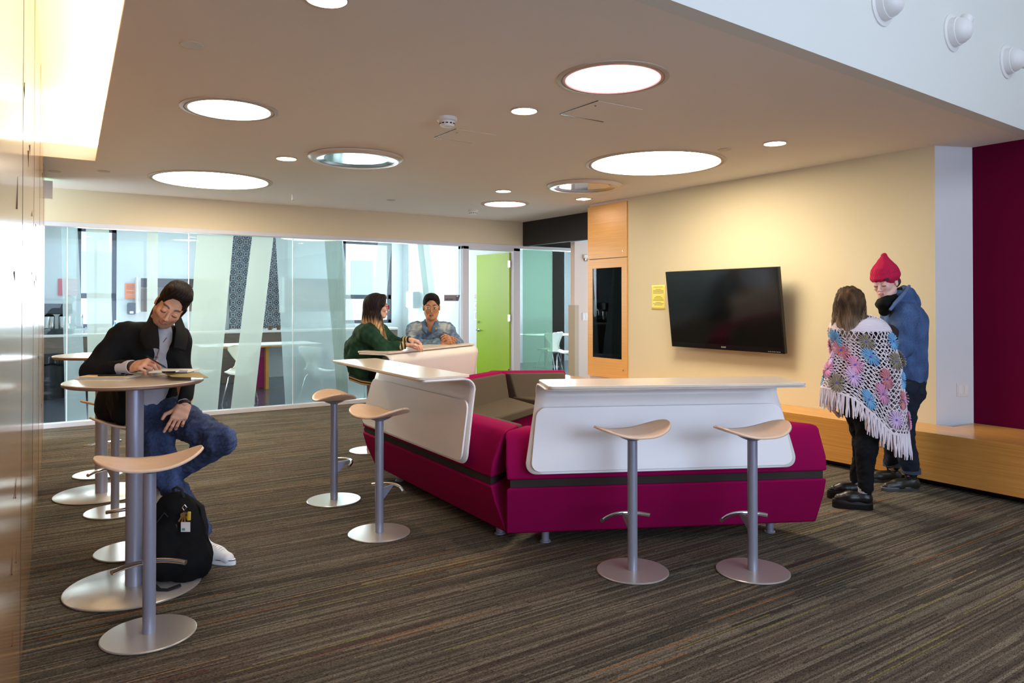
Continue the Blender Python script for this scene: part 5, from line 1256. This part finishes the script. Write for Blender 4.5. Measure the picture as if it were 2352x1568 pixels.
# ------------------------------------------------------------------ 4. woman in the crochet poncho, back to the camera
skin4 = (222, 176, 152); D4 = 5.22
hX = frame(K(1952, 702, D4-.0), FWH*.86+RT*.40-ZZ*.02, ZZ+FWH*.05, 1.02)
aN, aF = K(1986, 1140, 5.20), K(1968, 1112, 5.48)
pel = K(1985, 910, 5.28); chs = K(1985, 790, 5.28); nk = K(1968, 738, 5.26)
sL, sR = K(1937, 765, 5.26), K(2035, 768, 5.22)
eL, eR = K(1925, 850, 5.30), K(2046, 855, 5.36); wL, wR = K(1912, 905, 5.34), K(2030, 905, 5.56)
kN, kF = K(1990, 1030, 5.18), K(1984, 1020, 5.38); hN, hF = K(1995, 935, 5.25), K(1972, 935, 5.33)
b = Blob(*bounds([pel, chs, nk, sL, sR, eL, eR, wL, wR, aN, aF], .16), .012)
b.cap(pel, chs, .12, .11, k=.05).cap(chs, nk, .10, .045, k=.05).chain([sL, eL, wL], [.045, .033, .024]).chain([sR, eR, wR], [.045, .033, .024]).chain([hN, kN, aN], [.08, .05, .034]).chain([hF, kF, aF], [.08, .05, .034])
h1 = hand(hframe(wL, Vector((-.05, 0, -1)), RT), skin4, (.3, .4, .45, .5), .4, side=1)
h2 = hand(hframe(wR, Vector((-.05, .1, -1)), -RT), skin4, (.3, .4, .45, .5), .4, side=-1)
wp = make([head(hX, skin4, (90, 66, 50), (190, 100, 96), 'open', fem=1), done(b, skin4), h1, h2], 'person', 'skinv')
tag(wp, 'woman seen from behind in a white crochet poncho with pastel flowers', 'person')
b = Blob(*bounds([pel, chs, nk, sL, sR, eL, eR, wL, wR], .18), .010)
b.cap(pel, chs, .145, .135, k=.06).cap(chs, nk-ZZ*.02, .12, .07, k=.05).chain([sL, eL, wL], [.065, .052, .038], k=.04).chain([sR, eR, wR], [.065, .052, .038], k=.04).cap(sL, sR, .07, k=.05)
make([done(b, (50, 42, 46), [(95, 8, .004, (1, 1, 1))])], 'top', 'cloth', wp)
b = Blob(*bounds([pel, hN, kN, aN, hF, kF, aF], .17), .009)
b.cap(pel, pel-ZZ*.05, .15, k=.05).chain([hN, kN, aN+ZZ*.04], [.10, .068, .048], k=.04).chain([hF, kF, aF+ZZ*.04], [.10, .068, .048], k=.04)
make([done(b, (24, 25, 28), [(96, 9, .004, (1, 1, 1)), (97, 24, .002, (1, 1, 1.5))])], 'jeans', 'cloth', wp)
for a_, dd_ in ((aN, (-RT*.85+FWH*.25)), (aF, (-RT*.9+FWH*.1))):
    d = dd_.normalized(); h_ = Vector((a_.x, a_.y, 0))-d*.05
    so = shoe('platform_shoe', wp, h_+ZZ*.03, h_+ZZ*.03+d*.26, up_h=.06, upper=(20, 18, 18), sole=(18, 17, 17), stripe=None, laces=False)
    MB().prism(roundrect(.27, .095, .045), lambda p, k, h_=h_, d=d: tuple(h_+d*(.13+p[0])+ZZ.cross(d)*p[1]+ZZ*(.035*k))).obj('platform', 'tvblack', so, smooth=30)
    MB().tube([h_+d*.11+ZZ.cross(d)*s_*.04+ZZ*(.085+.018*(1-abs(s_)))  for s_ in (-1, -.5, 0, .5, 1)], .007, 8).obj('shoe_strap', mat('patent', (16, 14, 14), .2), so)
    MB().tube([Vector((a_.x, a_.y, .115)), Vector((a_.x, a_.y, .155))], [.043, .045], 20).obj('sock', mat('sock_grey', (170, 168, 175), .9), wp)
# poncho surface
rp = random.Random(9)
def pz(px, py): return EYE-(py-HOR)*D4/FPX
def pon(th, t):
    """th angle round the body (0 = viewer's right, -90 deg = towards the camera), t 0 neck .. 1 hem"""
    c, s_ = math.cos(th), math.sin(th)
    xb = -.30 if c < 0 else .255; zb = .86-.30*(c*.5+.5)-.10*(1 if s_ < 0 else .5)*max(0, 1-abs(c-.35))
    zt = 1.372+.02*s_; r0 = .085
    e = t**.8
    if t < .16: q = t/.16; R_ = r0+(.215-r0)*math.sin(q*PI/2)**.8; z = zt-.105*(1-math.cos(q*PI/2))-.035*q
    else:
        q = (t-.16)/.84; R_ = .215+((-xb if c < 0 else xb)-.215)*q**1.2*abs(c)+.02*q; z = (zt-.14)+(zb-(zt-.14))*q
    ry = R_*(.72 if t > .16 else .72+.15*(1-t/.16)); w_ = .006*math.sin(th*9+t*5)*min(1, t*2)
    ax = K(1968+24*min(1, t*2.5), 700, D4); return Vector((ax.x, ax.y, 0))+RT*(c*(R_+w_))+FWH*(s_*(ry+w_))+ZZ*z
M['yarn'] = mat('white_yarn', (236, 226, 230), .95); M['ypink'] = mat('pink_yarn', (222, 160, 196), .95); M['yrose'] = mat('rose_yarn', (214, 140, 150), .95)
M['yblue'] = mat('blue_yarn', (120, 178, 216), .95); M['ytan'] = mat('taupe_yarn', (150, 142, 122), .95); M['ylil'] = mat('lilac_yarn', (222, 196, 230), .95); M['yviolet'] = mat('violet_yarn', (110, 90, 190), .9)
m = MB(); NS = 40
for i in range(NS):
    for sg in (-1, 1):
        pts = []
        for j in range(34):
            t = .10+.90*j/33; th = 2*PI*(i+ .5*sg*math.sin(j*PI/2*1.0)+.0)/NS; p = pon(th, t); pts.append(p)
        m.tube(pts, .0036, 5)
for j in range(21):
    t = .12+.88*j/20; m.tube([pon(2*PI*k/110, t+.008*math.sin(k*PI/2.4+j)) for k in range(111)], .0034, 5, cap=False)
for j in range(2): m.tube([pon(2*PI*k/110, 1.0-.012*j) for k in range(111)], .0052, 6, cap=False)
net = m.obj('poncho', 'yarn', wp)
m = MB()                                                 # ribbed yoke
for j in range(17): m.tube([pon(2*PI*k/90, .0+.115*j/16)+RT*0 for k in range(91)], .0044, 6, cap=False)
m.obj('yoke', 'yarn', net)
fl = MB(); kinds = [1, 2, 3, 4, 5]; mats_ = ['yviolet', 'ypink', 'yblue', 'ytan', 'ylil', 'yrose']
rows = [(.19, 6, .3), (.36, 7, 0), (.53, 7, .5), (.70, 8, .1), (.87, 8, .6)]; seq = [4, 2, 1, 3, 5, 1, 2, 4, 3, 1, 2, 5]; n_ = 0
for ri, (t0, nn, off) in enumerate(rows):
    for i in range(nn):
        th0 = 2*PI*(i+off)/nn; cpt = pon(th0, t0); e1 = (pon(th0+.05, t0)-cpt).normalized(); e2 = (pon(th0, t0-.03)-cpt).normalized(); nn_ = e1.cross(e2).normalized()
        if nn_.dot(cpt-pon(th0+PI, t0)) < 0: nn_ = -nn_
        mi = seq[(i*2+ri*3) % len(seq)]; fl = MB(); R0 = .064*(.94+.12*rp.random())
        for k in range(18):
            a_ = 2*PI*k/18+rp.uniform(-.05, .05); dv = e1*math.cos(a_)+e2*math.sin(a_); sd = e2*math.cos(a_)-e1*math.sin(a_); b0 = cpt+nn_*.005
            fl.tube([b0+dv*.006, b0+dv*R0*.45+nn_*.004, b0+dv*R0*.85+nn_*.003, b0+dv*R0], [.0036, .0068, .0084, .0050], 5, mi=mi, flat=.6)
        fl.lathe([(.001, 0), (.008, .001), (.008, .006), (.001, .009)], 10, T=Matrix.Translation(cpt+nn_*.006) @ nn_.to_track_quat('Z', 'Y').to_matrix().to_4x4(), mi=0)
        fl.obj('flower', mats_, net)
m = MB()
for i in range(58):
    th = 2*PI*i/58; L = rp.uniform(.10, .155)*(1.15 if math.cos(th) > .4 else 1)
    for q in range(4):
        p = pon(th+q*.018, 1.0); sw = Vector((rp.uniform(-.018, .018), rp.uniform(-.018, .018), 0)); 
        m.tube([p, p-ZZ*L*.35+sw*.3, p-ZZ*L*.7+sw*.8, p-ZZ*L+sw], [.0045, .0052, .0052, .003], 5)
fo = m.obj('fringe', 'yarn', net); fo['kind'] = 'stuff'
# hair
b = Blob((-.16, -.18, -.27), (.16, .17, .16), .0045)
b.ell((0, -.02, .045), (.090, .108, .094)).cap((0, -.055, .0), (-.010, -.070, -.12), .088, .080, k=.05).cap((.055, -.01, 0), (.075, -.03, -.15), .04, .042, k=.03).cap((-.05, -.01, 0), (-.06, -.02, -.12), .04, .034, k=.03)
b.cap((-.06, -.03, -.02), (-.098, -.035, -.21), .045, .030, k=.03).ell((-.05, -.075, .03), (.042, .05, .04), k=.03).ell((.03, .05, .07), (.06, .06, .05), k=.03).ell((0, .12, -.02), (.060, .068, .09), k=.012, op='s').ell((.01, -.09, .05), (.05, .035, .03), k=.02)
wh = lambda V, C_: np.clip((1+.16*wob(V, 105, 20, 1, (1, 1, .3)))[:, None]*(C_*(1-np.clip((-.05-V[:, 2])/.16, 0, 1)[:, None]*.7)+np.array((196, 176, 150))*np.clip((-.05-V[:, 2])/.16, 0, 1)[:, None]*.7)*(1+.10*np.sin(V[:, 0]*420+V[:, 2]*60+5*np.sin(V[:, 1]*50+V[:, 2]*30)))[:, None], 0, 255)
make([done(b, (78, 58, 38), [(101, 12, .005, (1, 1, .5)), (102, 40, .0018, (1, 1, .3))], hX, wh)], 'hair', 'hairv', wp)
rs = random.Random(14); loc = []
for i in range(300):
    a_ = rs.uniform(-PI*.98, PI*.15) if i % 3 else rs.uniform(PI*.75, PI*1.1); z0 = rs.uniform(-.09, .07); x0 = math.cos(a_)*.080; y0 = -.02+math.sin(a_)*.098; path = []; L = rs.uniform(.12, .24); ph = rs.uniform(0, 6)
    for k in range(9):
        t = k/8; path.append(hX @ Vector((x0*(1+.25*t)+.014*math.sin(t*7+ph), y0*(1+.08*t)+.010*math.cos(t*6+ph), z0-L*t)))
    loc.append((path, (80, 60, 40), (186, 164, 134), rs.uniform(.0010, .0022)))
strands('hair_locks', wp, loc, 'hairv')
# ------------------------------------------------------------------ 5. man with the crimson beanie
D5 = 5.66; skin5 = (232, 190, 176)
hX = frame(K(2034, 648, D5-.06), -RT*.80-FWH*.54-ZZ*.24, ZZ-RT*.10, 1.06)
pel, chs, nk = K(2082, 880, 5.72), K(2076, 740, 5.70), K(2052, 694, 5.68)
sN, sF = K(2078, 722, 5.54), K(2050, 716, 5.86)
eN, eF = K(2070, 800, 5.50), K(2040, 800, 5.94); wN, wF = K(2036, 838, 5.50), K(2015, 838, 5.9)
hN, hF = K(2078, 895, 5.64), K(2080, 895, 5.82); kN, kF = K(2074, 1000, 5.66), K(2052, 1000, 5.86); aN, aF = K(2092, 1096, 5.72), K(2050, 1080, 5.98)
b = Blob(*bounds([pel, chs, nk, sN, sF, eN, eF, wN, wF, aN, aF], .16), .012)
b.cap(pel, chs, .13, .14, k=.05).cap(chs, nk, .11, .05, k=.05).chain([sN, eN, wN], [.05, .036, .027]).chain([sF, eF, wF], [.05, .036, .027]).chain([hN, kN, aN], [.08, .055, .036]).chain([hF, kF, aF], [.08, .055, .036])
h1 = hand(hframe(wN, K(2012, 850, 5.5)-wN, FWH), skin5, (.6, .8, .9, .9), .5, side=1); h2 = hand(hframe(wF, K(1995, 850, 5.9)-wF, -FWH), skin5, (.6, .8, .9, .9), .5, side=-1)
mb5 = make([head(hX, skin5, (86, 62, 48), (196, 104, 100), 'down', fem=.3, mouth=.002), done(b, skin5), h1, h2], 'person', 'skinv')
tag(mb5, 'man in a crimson beanie and blue hooded jacket standing by the cream wall', 'person')
b = Blob((-.14, -.17, -.06), (.14, .16, .26), .0042)
b.ell((0, -.014, .050), (.089, .106, .092)).cap((0, -.02, .09), (0, -.045, .185), .075, .022, k=.05).ell((0, -.012, .040), (.094, .113, .036), k=.02)
b.ell((0, .10, -.045), (.10, .10, .066), k=.01, op='s').ell((0, -.0, -.085), (.14, .16, .078), k=.01, op='s')
bn = make([done(b, (190, 34, 74), [(111, 22, .0014, (1, 1, .2))], hX, lambda V, C_: np.clip(C_*(1+.12*np.sin(V[:, 0]*500+V[:, 1]*400))[:, None]*(1-.1*((V[:, 2] > .072) & (V[:, 2] < .076)))[:, None], 0, 255))], 'beanie', 'cloth', mb5)
MB().prism(roundrect(.03, .02, .004), lambda p, k: tuple(hX @ Vector((-(.060+.002*k)+p[0]*.62, .082+.004*k+p[0]*.62, .034+p[1])))).obj('beanie_patch', mat('patch_dark', (60, 30, 40), .8), bn, smooth=0)
b = Blob((-.12, -.14, -.12), (.12, .08, .08), .004); b.ell((0, -.045, -.01), (.079, .07, .055))
make([done(b, (70, 52, 42), X=hX)], 'hair', 'hairv', mb5)
b = Blob(*bounds([nk, chs, K(2100, 690, 5.7), K(2020, 690, 5.7), K(2020, 690, 5.3), K(2060, 690, 6.0)], .14), .006)      # black hooded scarf at the throat
b.chain([K(2029, 696, 5.52), K(2042, 688, 5.57), K(2061, 678, 5.64), K(2077, 667, 5.76)], [.036, .046, .048, .042], k=.03).chain([K(2029, 696, 5.54), K(2024, 699, 5.68), K(2042, 696, 5.84), K(2072, 674, 5.82)], [.036, .038, .045, .042], k=.03).cap(K(2030, 700, 5.56), K(2032, 716, 5.6), .045, .035, k=.03)
make([done(b, (20, 20, 18), [(121, 12, .004, (1, 1, 1))])], 'hooded_scarf', 'cloth', mb5)
b = Blob(*bounds([pel, chs, nk, sN, sF, eN, eF, wN, wF, K(2110, 690, 5.8)], .22), .008)
b.cap(pel+ZZ*.08, chs, .155, .172, k=.05, flat=(RT, .95)).cap(chs, nk-ZZ*.06+RT*.04, .15, .085, k=.06).cap(sN, sF, .088, k=.05)
b.chain([sN, eN, wN-(wN-eN)*.1], [.088, .072, .050], k=.035).chain([sF, eF, wF-(wF-eF)*.1], [.085, .068, .050], k=.035)
b.chain([K(2042, 702, 5.56), K(2066, 680, 5.60), K(2086, 672, 5.72)], [.022, .04, .05], k=.03).cap(K(2078, 676, 5.68), K(2098, 692, 5.74), .070, .052, k=.03).cap(K(2098, 690, 5.74), K(2104, 700, 5.74), .045, .036, k=.03).cap(K(2050, 705, 5.86), K(2084, 680, 5.80), .03, .05, k=.03)
b.cap(nk+ZZ*.10-RT*.01, nk-ZZ*.02-RT*.02, .070, .062, k=.012, op='s')
b.cap(pel-ZZ*.01, pel+ZZ*.05, .125, .132, k=.012)
bl = lambda V, C_: np.clip(C_*(1+.07*wob(V, 131, 8, 1, (1, 1, .6))[:, None]+.06*wob(V, 133, 60, 1)[:, None]), 0, 255)
jk = make([done(b, (74, 98, 138), [(123, 5, .005, (1, 1, .8)), (124, 13, .0022, (1, 1, .8))], colf=bl)], 'jacket', 'cloth', mb5)
MB().tube([K(2044, 712, 5.46), K(2056, 696, 5.47), K(2070, 681, 5.50), K(2082, 666, 5.58), K(2088, 657, 5.70)], [.010, .014, .015, .015, .012], 12).obj('hood_rim', mat('rim_blue', (88, 114, 152), .9), jk)
wb0, wb1 = K(2082, 848, 5.72), K(2082, 866, 5.72)
MB().tube([wb0, wb1], [.150, .145], 40, flat=1).obj('waistband', mat('rib_blue', (60, 82, 122), .9), jk)
b = Blob(*bounds([pel, hN, kN, aN, hF, kF, aF], .17), .009)
b.cap(pel, pel-ZZ*.06, .135, k=.05).chain([hN, kN, aN+ZZ*.07], [.105, .078, .066], k=.035).chain([hF, kF, aF+ZZ*.07], [.105, .078, .066], k=.035)
jn = make([done(b, (36, 42, 54), [(125, 7, .006, (1, 1, .8)), (126, 18, .002, (1, 1, 1))])], 'jeans', 'cloth', mb5)
for a_ in (aN, aF):
    MB().tube([a_+ZZ*.035, a_+ZZ*.075], [.072, .070], 28).obj('turn_up', mat('denim_cuff', (58, 64, 78), .9), jn)
    MB().tube([Vector((a_.x, a_.y, .09)), a_+ZZ*.05], [.042, .046], 20).obj('sock', 'blackfab', mb5)
for a_, d in ((aN, (-RT*.97-FWH*.1)), (aF, (-RT*.97+FWH*.08))):
    d = d.normalized(); h_ = Vector((a_.x, a_.y, 0))-d*.07; shoe('shoe', mb5, h_, h_+d*.31, up_h=.075, upper=(38, 38, 32), sole=(60, 60, 58), stripe=(150, 150, 150) if a_ is aN else None, laces=False)
